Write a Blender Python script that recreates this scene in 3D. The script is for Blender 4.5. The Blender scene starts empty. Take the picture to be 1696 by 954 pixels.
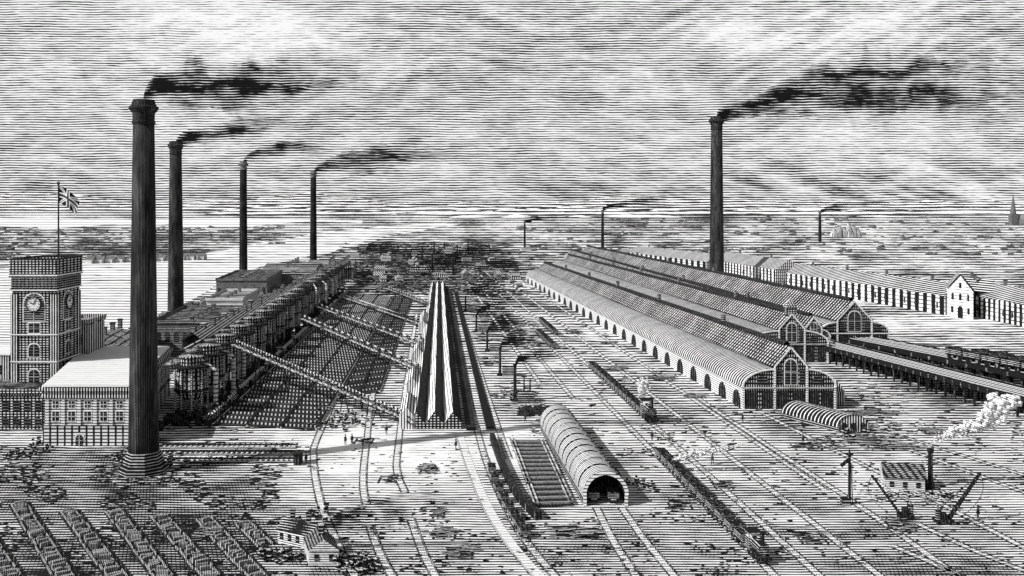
import bpy, math, random
import numpy as np
from mathutils import Vector, noise
random.seed(7)
H,F,HY=43.0,1649.0,340.0     # eye height, focal constant, horizon row of the site survey
def G(x,y,z=0.0):
    d=(H-z)*F/(y-HY); return Vector(((x-848)*d/F,d,z))
def W(x,y,d): return Vector(((x-848)*d/F,d,H-(y-HY)*d/F))
scene=bpy.context.scene
col=scene.collection
OFF={}
# ------------------------------------------------------------------ materials
MATS={}
def hatch(name,lines,tone=.4,namp=.2,nsc=.05,nvec=(1,1,1),warp=0,wsc=.02,paper=.8,ink=.012,attr=False,obj=False,mode='diff',soft=.15,fine=None,wvec=(1,1,1)):
    if name in MATS: return MATS[name]
    m=bpy.data.materials.new(name); m.use_nodes=True; nt=m.node_tree; N=nt.nodes; L=nt.links; N.clear()
    def mth(op,a,b=None,clamp=False):
        n=N.new('ShaderNodeMath'); n.operation=op; n.use_clamp=clamp
        for i,q in enumerate((a,b)):
            if q is None: continue
            if isinstance(q,(int,float)): n.inputs[i].default_value=q
            else: L.new(q,n.inputs[i])
        return n.outputs[0]
    if obj: pos=N.new('ShaderNodeTexCoord').outputs['Object']
    else: pos=N.new('ShaderNodeNewGeometry').outputs['Position']
    sep=N.new('ShaderNodeSeparateXYZ'); L.new(pos,sep.inputs[0])
    def nz_(vec,sc,det,amp):
        mp=N.new('ShaderNodeMapping'); L.new(pos,mp.inputs[0]); mp.inputs['Scale'].default_value=vec
        nz=N.new('ShaderNodeTexNoise'); L.new(mp.outputs[0],nz.inputs['Vector']); nz.inputs['Scale'].default_value=sc
        nz.inputs['Detail'].default_value=det; nz.inputs['Roughness'].default_value=.65
        return mth('MULTIPLY',mth('SUBTRACT',nz.outputs[0],.5),amp)
    t=mth('ADD',nz_(nvec,nsc,7,namp*2.4),tone+soft*.5)
    if fine: t=mth('ADD',t,nz_(fine[1],fine[0],2,fine[2]*3))
    if attr:
        at=N.new('ShaderNodeAttribute'); at.attribute_name='tone'; t=mth('ADD',t,at.outputs['Fac'])
    if warp: wv=nz_(wvec,wsc,3,warp)
    p=None
    for ln in lines:
        k=ln[0]; off=ln[2] if len(ln)>2 else 0
        if k=='inv': ph=mth('DIVIDE',ln[1],sep.outputs[1])
        elif k=='log': ph=mth('MULTIPLY',mth('LOGARITHM',sep.outputs[1],math.e),ln[1])
        elif k=='ang': ph=mth('MULTIPLY',mth('ARCTAN2',sep.outputs[1],sep.outputs[0]),ln[1]/(2*math.pi))
        else:
            d=N.new('ShaderNodeVectorMath'); d.operation='DOT_PRODUCT'; L.new(pos,d.inputs[0]); d.inputs[1].default_value=k
            ph=mth('DIVIDE',d.outputs['Value'],ln[1])
        if warp: ph=mth('ADD',ph,wv)
        pp=mth('MULTIPLY',mth('PINGPONG',ph,.5),2)
        q=mth('ADD',mth('DIVIDE',mth('SUBTRACT',pp,mth('SUBTRACT',t,off)),soft),1,True)
        p=q if p is None else mth('MINIMUM',p,q)
    out=N.new('ShaderNodeOutputMaterial')
    mix=N.new('ShaderNodeMix'); mix.data_type='RGBA'
    L.new(p,mix.inputs['Factor']); mix.inputs['A'].default_value=(ink,ink,ink,1); mix.inputs['B'].default_value=(paper,paper,paper,1)
    if mode=='emit':
        e=N.new('ShaderNodeEmission'); L.new(mix.outputs['Result'],e.inputs[0]); L.new(e.outputs[0],out.inputs[0])
    elif mode=='alpha':
        tr=N.new('ShaderNodeBsdfTransparent'); df=N.new('ShaderNodeBsdfDiffuse'); df.inputs[0].default_value=(ink,ink,ink,1)
        ms=N.new('ShaderNodeMixShader'); L.new(p,ms.inputs[0]); L.new(df.outputs[0],ms.inputs[1]); L.new(tr.outputs[0],ms.inputs[2]); L.new(ms.outputs[0],out.inputs[0])
    else:
        b=N.new('ShaderNodeBsdfPrincipled'); L.new(mix.outputs['Result'],b.inputs['Base Color']); b.inputs['Roughness'].default_value=.9
        b.inputs['Specular IOR Level'].default_value=.1; L.new(b.outputs[0],out.inputs[0])
    MATS[name]=m; return m
Z=(0,0,1)
VX=(1,.42,0)
fw=(1.6,(1,1,1),.12)
m_wall=hatch('masonry_courses',[(Z,.5)],.47,.2,.3,fine=fw)
m_wallv=hatch('masonry_fluted',[(VX,.5)],.62,.2,.3,fine=fw)
m_wallx=hatch('masonry_crossed',[(Z,.5),(VX,.7,.15)],.60,.25,.3,fine=fw)
m_wallfar=hatch('far_masonry',[(VX,1.25),(Z,1.6,.3)],.5,.25,.1)
m_white=hatch('pale_stone',[(Z,.5)],.30,.25,.6)
m_trim=hatch('pale_trim',[(Z,.5)],.12,.2,.6)
m_nw=hatch('near_plaster',[(Z,.27)],.42,.3,1.2,fine=(3,(1,1,1),.15))
m_nroof=hatch('near_slate',[((.5,1,0),.34),(Z,.22,.3)],.78,.25,1.0,fine=(3,(1,1,1),.15))
m_ink=hatch('black_iron',[(VX,.5)],.97,.3,1.5,paper=.35)
m_inkobj=hatch('black_iron_small',[(Z,.3)],.80,.45,2.0,obj=True,paper=.75)
m_dark=hatch('dark_timber',[(Z,.45)],.78,.3,.8,paper=.6)
m_roofw=hatch('pale_lead_roof',[('inv',16000)],.07,.14,.3)
m_roof=hatch('ribbed_roof',[('log',165)],.66,.2,.15,paper=.85,fine=(1.0,(1,1,1),.12))
m_roof2=hatch('ribbed_slate_roof',[('log',150),(Z,.6,.45)],.72,.25,.12,warp=.5,wsc=.2,fine=(1.0,(1,1,1),.12))
m_rooffar=hatch('far_slate',[((1,.5,0),1.35)],.66,.2,.1)
m_roofx=hatch('slate_crossed',[((1,.2,0),.5),(Z,.3,.3)],.68,.25,.3)
m_glass=hatch('dark_glazing',[(Z,.6)],.92,.2,1.0,paper=.4)
m_rail=hatch('rail_steel',[(Z,.3)],.85,.35,.8,paper=.6)
m_sleep=hatch('sleeper_timber',[((1,0,0),.3)],.45,.3,1.0,paper=.7)
m_chim=hatch('fluted_brick',[('ang',52)],.97,.16,.5,nvec=(1,1,.12),obj=True,paper=.75,ink=.007,fine=(.9,(1,1,.3),.06))
m_chims=hatch('fluted_brick_far',[('ang',16)],1.0,.15,.3,obj=True,paper=.5,ink=.007)
m_steam=hatch('white_steam',[((.4,0,1),.33)],.24,.38,1.8,paper=.92,ink=.04)
m_road=hatch('roadbed',[('inv',16000)],.28,.25,.4,fine=(1.5,(1,1,1),.15))
m_roadw=hatch('pale_roadbed',[('inv',16000)],.12,.25,.4)
m_plank=hatch('plank_roof',[((1,.085,0),.55)],.46,.3,.25,warp=.3,wsc=.1)
m_cloth=hatch('dark_cloth',[(Z,.2)],.9,.3,2,paper=.3,obj=True)
m_sand=hatch('moulding_sand',[('log',150)],.97,.2,.12,paper=.4)
m_bar=hatch('pig_iron_bar',[((1,.3,0),.2)],.58,.45,2.0,paper=.62)
m_ridge=hatch('sand_ridge',[((1,.2,0),.8)],.68,.35,.3,paper=.6)

# ------------------------------------------------------------------ mesh helper
class MB:
    def __init__(s): s.v=[];s.f=[];s.m=[];s.t=[]
    def add(s,vs,fs,mi=0,tone=None):
        o=len(s.v); s.v+=[Vector(v) for v in vs]; s.f+=[tuple(i+o for i in f) for f in fs]; s.m+=[mi]*len(fs); s.t+=list(tone) if tone is not None else [0.0]*len(vs); return s
    def box(s,c,size,rz=0,mi=0,taper=1.0):
        cx,cy,cz=c; hx,hy,hz=[q/2 for q in size]; ca,sa=math.cos(rz),math.sin(rz); vs=[]
        for z,k in ((-hz,1),(hz,taper)):
            for x,y in ((-hx,-hy),(hx,-hy),(hx,hy),(-hx,hy)):
                x*=k;y*=k; vs.append((cx+x*ca-y*sa,cy+x*sa+y*ca,cz+z))
        return s.add(vs,[(3,2,1,0),(4,5,6,7),(0,1,5,4),(1,2,6,5),(2,3,7,6),(3,0,4,7)],mi)
    def prism(s,pts,z0,z1,mi=0):
        n=len(pts); vs=[(p[0],p[1],z0) for p in pts]+[(p[0],p[1],z1) for p in pts]
        return s.add(vs,[tuple(range(n-1,-1,-1)),tuple(range(n,2*n))]+[(i,(i+1)%n,n+(i+1)%n,n+i) for i in range(n)],mi)
    def lathe(s,c,prof,n=24,mi=0,rot=0):
        vs=[];fs=[]
        for r,z in prof:
            for i in range(n):
                a=2*math.pi*i/n+rot; vs.append((c[0]+r*math.cos(a),c[1]+r*math.sin(a),c[2]+z))
        for k in range(len(prof)-1):
            for i in range(n):
                j=(i+1)%n; fs.append((k*n+i,k*n+j,(k+1)*n+j,(k+1)*n+i))
        fs.append(tuple(range(n-1,-1,-1))); fs.append(tuple((len(prof)-1)*n+i for i in range(n)))
        return s.add(vs,fs,mi)
    def beam(s,a,b,w,h=None,mi=0):
        a=Vector(a);b=Vector(b);h=h or w; d=(b-a).normalized()
        u=d.cross(Vector((0,0,1)));
        if u.length<.01: u=Vector((1,0,0))
        u.normalize(); v=u.cross(d); u=u*w/2; v=v*h/2
        vs=[a-u-v,a+u-v,a+u+v,a-u+v,b-u-v,b+u-v,b+u+v,b-u+v]
        return s.add(vs,[(0,1,2,3),(7,6,5,4),(0,4,5,1),(1,5,6,2),(2,6,7,3),(3,7,4,0)],mi)
    def cyl(s,a,b,r,n=12,r2=None,mi=0):
        a=Vector(a);b=Vector(b); r2=r if r2 is None else r2; d=(b-a).normalized(); u=d.orthogonal().normalized(); v=d.cross(u); vs=[]
        for p,q in ((a,r),(b,r2)):
            for i in range(n):
                t=2*math.pi*i/n; vs.append(p+u*q*math.cos(t)+v*q*math.sin(t))
        return s.add(vs,[(i,(i+1)%n,n+(i+1)%n,n+i) for i in range(n)]+[tuple(range(n-1,-1,-1)),tuple(range(n,2*n))],mi)
    def sheet(s,prof,a,b,sx=1.0,sz=1.0,mi=0,seg=1):
        n=len(prof); vs=[];fs=[]
        for k in range(seg+1):
            t=k/seg; ox=a[0]+(b[0]-a[0])*t; oy=a[1]+(b[1]-a[1])*t; kx=1+(sx-1)*t; kz=1+(sz-1)*t
            vs+=[(ox+x*kx,oy,z*kz) for x,z in prof]
        for k in range(seg):
            for i in range(n-1): fs.append((k*n+i,k*n+i+1,(k+1)*n+i+1,(k+1)*n+i))
        return s.add(vs,fs,mi)
    def blob(s,c,r,sq=(1,1,1),n1=7,n2=5,amp=.35,mi=0):
        vs=[];fs=[]; c=Vector(c); sd=random.random()*99
        for j in range(n2+1):
            ph=math.pi*j/n2
            for i in range(n1):
                th=2*math.pi*i/n1; d=Vector((math.sin(ph)*math.cos(th),math.sin(ph)*math.sin(th),math.cos(ph)))
                k=r*(1+amp*noise.noise(d*2.1+Vector((sd,0,0)))*2); vs.append(c+Vector((d.x*sq[0],d.y*sq[1],d.z*sq[2]))*k)
        for j in range(n2):
            for i in range(n1):
                fs.append((j*n1+i,(j+1)*n1+i,(j+1)*n1+(i+1)%n1,j*n1+(i+1)%n1))
        return s.add(vs,fs,mi)
    def obj(s,name,mat,parent=None,smooth=False,local=False,attr=False,stuff=False):
        o0=Vector((0,0,0))
        if parent is not None and not local: o0=OFF[parent.name]
        me=bpy.data.meshes.new(name); me.from_pydata([v-o0 for v in s.v],[],s.f)
        for m in (mat if isinstance(mat,(list,tuple)) else [mat]): me.materials.append(m)
        if any(s.m): me.polygons.foreach_set('material_index',s.m)
        if smooth: me.polygons.foreach_set('use_smooth',[True]*len(s.f))
        if attr:
            a=me.attributes.new('tone','FLOAT','POINT'); a.data.foreach_set('value',s.t)
        me.update(); ob=bpy.data.objects.new(name,me); col.objects.link(ob)
        if parent is not None: ob.parent=parent
        if stuff: ob['kind']='stuff'
        OFF[ob.name]=o0.copy(); return ob
def tag(o,label,cat,group=None,kind=None):
    o['label']=label; o['category']=cat
    if group: o['group']=group
    if kind: o['kind']=kind
    return o
def struct(o): o['kind']='structure'; return o
def thing(name,label,cat,loc=(0,0,0),group=None):
    e=bpy.data.objects.new(name,None); e.empty_display_size=.5; col.objects.link(e); e.location=Vector(loc); OFF[e.name]=Vector(loc)
    return tag(e,label,cat,group)
def clone(root,loc,rz=None,sc=None,label=None):
    n=root.copy(); col.objects.link(n); n.location=Vector(loc)
    if rz is not None: n.rotation_euler=(0,0,rz)
    if sc: n.scale=(sc,sc,sc)
    if label: n['label']=label
    def rec(a,b):
        for c in a.children:
            q=c.copy(); col.objects.link(q); q.parent=b; rec(c,q)
    rec(root,n); return n

def window(parent,p0,p1,u,z,w,h,arch=False,mat=None,frame=True,name='window',fm=None):
    p0=Vector((p0[0],p0[1],0));p1=Vector((p1[0],p1[1],0)); t=(p1-p0).normalized(); nn=Vector((t.y,-t.x,0)); c=p0+t*u
    def outline(w,h,g):
        pts=[(-w/2,z-g),(w/2,z-g)]
        if arch:
            for i in range(9):
                a=math.pi*i/8; pts.append((w/2*math.cos(a),z+h-w/2+g*.5+w/2*math.sin(a)))
        else: pts+=[(w/2,z+h),(-w/2,z+h)]
        return pts
    def ex(pts,d):
        n=len(pts); vs=[c+t*x+nn*(-.1)+Vector((0,0,q)) for x,q in pts]+[c+t*x+nn*d+Vector((0,0,q)) for x,q in pts]
        b=MB(); b.add(vs,[tuple(range(n,2*n)),tuple(range(n-1,-1,-1))]+[(i,(i+1)%n,n+(i+1)%n,n+i) for i in range(n)]); return b
    o=ex(outline(w,h,0),.10).obj(name,mat or m_glass,parent)
    if frame:
        OFF[o.name]=OFF[parent.name]
        g=.2; b=ex(outline(w+2*g,h+g,g),.05); f=b.obj('frame',fm or m_trim,o)
        q=MB(); a0=c+nn*.13; q.beam(a0+Vector((0,0,z)),a0+Vector((0,0,z+h)),.08); q.beam(a0-t*w/2+Vector((0,0,z+h*.5)),a0+t*w/2+Vector((0,0,z+h*.5)),.08); q.obj('mullion',m_trim,o)
    return o

def house(name,label,cat,quad,zw,roof='flat',rh=2,wm=None,rm=None,wins=(),parapet=False,z0=0,group=None,chim=0,over=.4,frame=False,cs=1.0):
    q=[Vector((p[0],p[1],0)) for p in quad]; c=sum(q,Vector())/4
    T=thing(name,label,cat,(c.x,c.y,0),group)
    MB().prism(q,z0,zw).obj('wall',wm or m_wall,T)
    o=[c+(p-c)*(1+over/((p-c).length)) for p in q]
    b=MB()
    if roof=='flat':
        b.prism(o,zw+.003,zw+.35)
    elif roof in('gy','gx'):
        if roof=='gx': o=[o[3],o[0],o[1],o[2]]
        r0=(o[0]+o[1])/2; r1=(o[2]+o[3])/2
        vs=[p+Vector((0,0,zw+.01)) for p in o]+[r0+Vector((0,0,zw+rh)),r1+Vector((0,0,zw+rh))]
        b.add(vs,[(0,4,5,3),(1,2,5,4),(3,2,1,0)])
        for f in ((0,1,4),(2,3,5)): g=MB(); g.add([vs[i] for i in f],[(0,1,2)]); g.obj('gable',wm or m_wall,T)
    elif roof=='hip':
        lx=(o[1]-o[0]).length; ly=(o[3]-o[0]).length
        if ly>lx: r0=(o[0]+o[1])/2; r1=(o[2]+o[3])/2; idx=[(0,4,5,3),(1,2,5,4),(0,1,4),(2,3,5),(3,2,1,0)]
        else: r0=(o[0]+o[3])/2; r1=(o[1]+o[2])/2; idx=[(0,1,5,4),(3,4,5,2),(0,4,3),(1,2,5),(3,2,1,0)]
        k=min(lx,ly)/2/max((r1-r0).length,.1); k=min(k,.45); d=r1-r0; r0,r1=r0+d*k,r1-d*k
        vs=[p+Vector((0,0,zw+.01)) for p in o]+[r0+Vector((0,0,zw+rh)),r1+Vector((0,0,zw+rh))]; b.add(vs,idx)
    R=b.obj('roof',rm or m_roofx,T)
    if parapet:
        b=MB()
        for i in range(4): b.beam(o[i]+Vector((0,0,zw+.75)),o[(i+1)%4]+Vector((0,0,zw+.75)),.35,.8)
        b.obj('parapet',wm or m_wall,T)
    for (e,n,z,w,h,a) in wins:
        p0,p1=q[e],q[(e+1)%4]; L=(p1-p0).length
        for i in range(n): window(T,p0,p1,L*(i+.5)/n,z,w,h,a,frame=frame)
    for i in range(chim):
        t=(i+.5)/chim; p=(q[0]+q[3])/2*(1-t)+(q[1]+q[2])/2*t if roof in('gx','hip','flat') and (q[1]-q[0]).length>=(q[3]-q[0]).length else (q[0]+q[1])/2*(1-t)+(q[2]+q[3])/2*t
        zt=zw+(rh if roof!='flat' else 0); b=MB(); b.box((p.x,p.y,zt+.4*cs),(1.0*cs,1.0*cs,2.4*cs)); b.box((p.x,p.y,zt+1.75*cs),(1.3*cs,1.3*cs,.3*cs)); OFF[R.name]=OFF[T.name]; b.obj('chimney',m_dark,R)
    return T

# ------------------------------------------------------------------ ground
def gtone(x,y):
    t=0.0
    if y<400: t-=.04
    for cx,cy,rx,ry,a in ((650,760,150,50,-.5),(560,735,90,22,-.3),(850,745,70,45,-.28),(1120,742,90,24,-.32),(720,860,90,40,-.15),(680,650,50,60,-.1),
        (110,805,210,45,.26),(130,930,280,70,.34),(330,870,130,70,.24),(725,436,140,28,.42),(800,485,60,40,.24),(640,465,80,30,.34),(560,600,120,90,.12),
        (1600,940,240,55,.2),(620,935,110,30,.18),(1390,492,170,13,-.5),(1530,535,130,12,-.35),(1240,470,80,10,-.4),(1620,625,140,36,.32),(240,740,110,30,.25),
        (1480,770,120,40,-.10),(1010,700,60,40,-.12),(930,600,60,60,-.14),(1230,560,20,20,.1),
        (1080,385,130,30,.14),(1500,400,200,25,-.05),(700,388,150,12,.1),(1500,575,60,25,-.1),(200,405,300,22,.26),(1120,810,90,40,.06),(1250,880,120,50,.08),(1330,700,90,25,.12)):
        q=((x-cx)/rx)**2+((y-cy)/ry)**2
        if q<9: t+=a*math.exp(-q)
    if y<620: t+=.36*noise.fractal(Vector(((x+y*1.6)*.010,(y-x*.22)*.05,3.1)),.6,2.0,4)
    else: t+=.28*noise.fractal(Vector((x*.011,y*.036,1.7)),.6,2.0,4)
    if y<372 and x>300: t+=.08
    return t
g=MB(); rows=[343.6,344.6,346,348]+list(np.arange(350,420,3.0))+list(np.arange(420,700,5.0))+list(np.arange(700,1120,8.0))+[1300]
ds=[H*F/(r-HY) for r in rows]+[20,-500]
cols=np.arange(-3200,4900,20.0)
vs=[];tn=[]
for d in ds:
    for c in cols:
        X=(c-848)/F*max(d,260); vs.append((X,d,0))
        if d>60:
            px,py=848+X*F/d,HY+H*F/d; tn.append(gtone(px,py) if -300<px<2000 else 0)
        else: tn.append(0)
nc=len(cols)
g.add(vs,[(r*nc+c,(r+1)*nc+c,(r+1)*nc+c+1,r*nc+c+1) for r in range(len(ds)-1) for c in range(nc-1)],tone=tn)
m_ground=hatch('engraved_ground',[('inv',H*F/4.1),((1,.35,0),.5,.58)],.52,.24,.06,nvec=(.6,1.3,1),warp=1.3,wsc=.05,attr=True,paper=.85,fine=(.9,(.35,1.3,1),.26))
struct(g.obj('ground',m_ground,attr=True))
# ------------------------------------------------------------------ sky backdrop
SD=20000.0
def stone(x,y):
    t=-.06 if y<290 else -.06+.0012*(y-290)
    for cx,cy,rx,ry,a in ((400,60,150,45,-.32),(330,20,160,30,-.18),(80,110,140,60,-.08),(720,180,260,110,.06),(900,60,300,60,.03),(1250,60,110,34,-.28),(1440,50,120,26,-.18),
        (1050,170,120,60,-.04),(1600,160,160,80,.06),(110,330,260,16,.12),(470,336,220,14,.10),(1060,322,140,28,.12),(1300,310,160,40,.02),
        (250,215,80,30,-.18),(640,230,160,30,-.1),(130,260,160,40,.04),(1500,230,200,30,-.12),(1400,250,130,30,-.1),(560,70,120,40,-.1),(1640,300,100,30,.03)):
        q=((x-cx)/rx)**2+((y-cy)/ry)**2
        if q<9: t+=a*math.exp(-q)
    sw=noise.fractal(Vector((x*.003,y*.006,2.2)),.8,2.0,3)*40
    t+=.20*noise.fractal(Vector(((x+y*.5)*.012,(y+sw+x*.06)*.055,9.2)),.5,2.0,6)
    if x>1000 and y<140: t+=.26*min(1,(x-1000)/150)*min(1,(140-y)/60)*noise.fractal(Vector(((x-y)*.006,(y+x*.5)*.05,5.2)),.6,2.0,4)
    if x>950 and y>240: t+=.30*min(1,(x-950)/100)*min(1,(y-240)/60)*noise.fractal(Vector(((x-y)*.010,(y-x*.35)*.06,5.2)),.6,2.0,4)
    return t
s=MB(); xs=np.arange(-1500,3200,8.0); ys=list(np.arange(-1500,-40,40.0))+list(np.arange(-40,352,4.0))+[370,400]; nc=len(xs); vs=[];tn=[]
for y in ys:
    for x in xs:
        w=W(x,y,SD); vs.append(w); tn.append(stone(x,y) if -60<y and -100<x<1800 else 0)
s.add(vs,[(r*nc+c,(r+1)*nc+c,(r+1)*nc+c+1,r*nc+c+1) for r in range(len(ys)-1) for c in range(nc-1)],tone=tn)
m_sky=hatch('engraved_sky',[(Z,4.05*SD/F)],.47,.12,.002,nvec=(.35,1,2.2),warp=1.6,wsc=.0011,wvec=(.6,1,1.2),attr=True,paper=.96,ink=.02,mode='emit',fine=(.016,(.2,1,1.8),.30))
struct(s.obj('sky',m_sky,attr=True))
# ------------------------------------------------------------------ hills, water
m_hill=hatch('hill_land',[(Z,25)],.52,.35,.0022,nvec=(1,1,2),warp=1.2,wsc=.0015,paper=.9,fine=(.012,(.25,1,1.5),.35))
m_hill2=hatch('hill_land_pale',[(Z,13)],.44,.35,.005,warp=1,wsc=.002,paper=.9,fine=(.025,(.25,1,1.5),.35))
def ridge(name,d,prof,mat,dp=900):
    b=MB(); vs=[]
    for i,(x,y) in enumerate(prof):
        t=W(x,y,d); vs+= [(t.x,d-dp,-2),(t.x,d-dp*.4,max(-1,t.z*.62)),(t.x,d,t.z),(t.x,d+dp,-2)]
    b.add(vs,[(4*i+k,4*i+k+1,4*i+k+5,4*i+k+4) for i in range(len(prof)-1) for k in (0,1,2)]); return struct(b.obj(name,mat))
def env(x): return 17*math.exp(-((x-100)/250)**2)+15*math.exp(-((x-540)/170)**2)+15*math.exp(-((x-1060)/190)**2)+9*math.exp(-((x-1480)/200)**2)
ridge('hills',10000,[(x,341-env(x)-12*noise.fractal(Vector((x*.007,0,0)),.8,2,4)) for x in range(-700,2400,9)],m_hill)
ridge('hills',5200,[(x,353-env(x+90)*.6-9*noise.fractal(Vector((x*.010,3,0)),.8,2,4)) for x in range(400,2400,9)],m_hill2,700)
ridge('hills',3600,[(x,361-4*math.exp(-((x-900)/200)**2)-8*noise.fractal(Vector((x*.008,8,0)),.8,2,4)) for x in range(640,2400,9)],m_hill2,500)
m_water=hatch('water_lines',[('inv',H*F/4.3)],.24,.26,.012,nvec=(.25,1,1),warp=.8,wsc=.03,paper=.87)
def flat(name,pts,z,mat):
    ps=[G(x,y) for x,y in pts]; b=MB(); b.add([(p.x,p.y,z) for p in ps],[tuple(range(len(ps)-1,-1,-1))]); 
    o=b.obj(name,mat); return struct(o)
flat('water',[(-700,660),(-700,462),(0,446),(60,442),(110,438),(130,434),(180,435),(220,430),(290,427),(330,421),(360,416),(400,411),(440,400),(470,398),(520,386),(590,380),(640,374),(700,371),(760,372),(720,377),(700,382),(640,391),(610,404),(570,409),(545,420),(520,422),(470,434),(430,442),(395,457),(370,462),(345,482),(290,512),(240,540),(150,585),(60,640),(0,668)],.05,m_water)
fwp=[(x,361+2.0*math.sin(x*.013)+(2 if x>200 else 0)) for x in range(-900,620,30)]+[(x,374+4*math.sin(x*.021)-max(0,x-250)*.012) for x in range(600,-920,-30)]
flat('water',fwp,.05,hatch('far_water',[('inv',H*F/4)],.14,.25,.004,nvec=(.3,1,1),paper=.9))

# ------------------------------------------------------------------ tracks
def smooth(pts,n=8):
    out=[]
    P=[pts[0]]+list(pts)+[pts[-1]]
    for i in range(1,len(P)-2):
        p0,p1,p2,p3=[Vector(q) for q in P[i-1:i+3]]
        for k in range(n):
            t=k/n; out.append(.5*((2*p1)+(p2-p0)*t+(2*p0-5*p1+4*p2-p3)*t*t+(3*p1-p0-3*p2+p3)*t**3))
    out.append(Vector(pts[-1])); return out
def strip(b,pts,off,w,z0,z1):
    vs=[];n=len(pts)
    for i,p in enumerate(pts):
        d=(pts[min(i+1,n-1)]-pts[max(i-1,0)]); d.z=0; d.normalize(); u=Vector((-d.y,d.x,0)); 
        a=p+u*(off-w/2); c=p+u*(off+w/2); vs+=[(a.x,a.y,z0),(c.x,c.y,z0),(c.x,c.y,z1),(a.x,a.y,z1)]
    fs=[]
    for i in range(n-1):
        for k in range(4): fs.append((4*i+k,4*i+(k+1)%4,4*i+4+(k+1)%4,4*i+4+k))
    fs+= [(3,2,1,0),(4*n-4,4*n-3,4*n-2,4*n-1)]
    b.add(vs,fs)
def track(px,label='iron railway track laid on bare ground',world=False,sleepers=True,gauge=1.1,pale=False):
    pts=[Vector((a,b,0)) for a,b in px] if world else [G(a,b) for a,b in px]
    pts=smooth(pts) if len(pts)>2 else [pts[0].lerp(pts[1],i/20) for i in range(21)]
    T=thing('railway_track',label,'railway track',(pts[0].x,pts[0].y,0),'railway tracks across the works yard')
    b=MB(); strip(b,pts,0,gauge*.72,0.0,.03); b.obj('ballast_bed',m_roadw if pale else m_road,T)
    for sgn in (-1,1):
        b=MB(); strip(b,pts,sgn*gauge/2,.11,0,.12); b.obj('rail',m_rail,T)
    if sleepers:
        b=MB(); acc=0
        for i in range(len(pts)-1):
            a,c=pts[i],pts[i+1]; L=(c-a).length; d=(c-a)/L; ang=math.atan2(d.y,d.x)
            while acc<L:
                p=a+d*acc
                if p.y<260: b.box((p.x,p.y,.035),(.2,gauge+.45,.07),ang)
                acc+=1.5+p.y*.004
            acc-=L
        if b.v: b.obj('sleeper_row',m_sleep,T,stuff=True)
    return T
L1='straight iron railway track running toward the horizon'
S=-.1
def lane(x122,d0=108,d1=640,s=S): return [(x122+s*(d0-122),d0),(x122+s*(d1-122),d1)]
for x,d0,d1 in ((29.8,108,680),(35,108,680),(42,108,560),(50,150,480),(23.5,220,600),(18.5,240,560)):
    track(lane(x,d0,d1),L1,world=True)
track([(640,492),(585,600),(530,715),(519,760),(530,830),(556,895),(590,960)],pale=True)
track([(662,492),(625,620),(606,740),(601,800),(606,835)],pale=True)
track([(690,520),(672,640),(659,740),(657,780),(670,815)],pale=True)
track([(612,872),(628,915),(652,960)]); track([(680,860),(700,915),(724,960)])
track([(742,477),(765,600),(790,712),(815,790),(860,880),(925,962)])
track([(752,477),(790,600),(826,712),(843,760)])
track([(988,842),(1015,895),(1060,965)]); track([(1030,842),(1068,895),(1125,965)])
track([(1262,684),(1380,745),(1520,815),(1720,920)]); track([(1150,655),(1260,730),(1440,850),(1600,965)])
track([(1440,722),(1560,765),(1720,825)]); track([(1520,868),(1620,915),(1720,955)]); track([(1480,905),(1560,940),(1620,968)])
track([(1360,684),(1500,725),(1720,795)])
b=MB(); pts=smooth([G(762,722),G(780,775),G(808,840),G(850,905),G(900,962)]); strip(b,pts,0,1.3,0.0,.06); struct(b.obj('path',m_roadw))
b=MB(); strip(b,pts,-.8,.14,0,.16); tag(b.obj('edge_rail',m_rail),'thin iron edge rail beside the pale path','rail')
b=MB(); pts=smooth([G(815,728),G(832,775),G(858,825),G(892,862)]); strip(b,pts,0,.9,0,1.2)
tag(b.obj('retaining_wall',m_ink),'low black curved retaining wall beside the siding','wall')

# ------------------------------------------------------------------ chimneys
def chimney(base,h,rb,rt,rc,mat,label,plinth=True,n=28,name='factory_chimney'):
    T=thing(name,label,'chimney',base,'tall brick factory chimneys')
    zb=0
    if plinth:
        b=MB(); r=rb*1.1
        b.lathe(base,[(r*1.5,0),(r*1.5,.8),(r*1.36,.8),(r*1.36,1.4),(r*1.2,1.4),(r*1.2,2.0),(r*1.08,2.6),(r*1.02,3.4)],8,rot=math.pi/8); b.obj('plinth',m_dark,T); zb=3.2
    b=MB(); b.lathe(base,[(rb*1.02,zb),(rb,zb+h*.04),(rb*.6+rt*.4,h*.4),(rb*.25+rt*.75,h*.72),(rt,h-rc*1.7)],n); b.obj('shaft',mat,T,smooth=True)
    b=MB(); z=h-rc*1.7
    b.lathe(base,[(rt*1.0,z-.02),(rt*1.10,z+.05*rc),(rt*1.10,z+.2*rc),(rt*1.02,z+.25*rc),(rt*1.05,z+.75*rc),(rc*.95,z+1.0*rc),(rc,z+1.05*rc),(rc,z+1.2*rc),(rc*.85,z+1.28*rc),(rt*1.0,z+1.7*rc),(rt*.8,z+1.7*rc),(rt*.8,z+1.3*rc)],n)
    b.obj('capital',m_chim if n>20 else m_dark,T); return T
c1=G(238,782); chimney(c1,60.0,2.35,1.65,2.3,m_chim,'tall dark fluted brick chimney on stepped octagonal plinth')
c2=G(291,535); chimney(c2,66.4,2.9,2.1,2.9,m_chim,'tall slender dark brick chimney behind the engine house',False)
c3=G(403,468); chimney(c3,67.3,2.3,1.9,2.8,m_chims,'thin dark brick chimney rising behind dark workshops',False,14)
c4=G(519,441); chimney(c4,67.3,2.5,2.0,2.9,m_chims,'thin distant brick chimney smoking beside the shoreline',False,14)
c5=G(1187,468); chimney(c5,92.5,4.0,3.1,4.5,m_chim,'very tall dark brick chimney standing behind rolling sheds',True)
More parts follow.
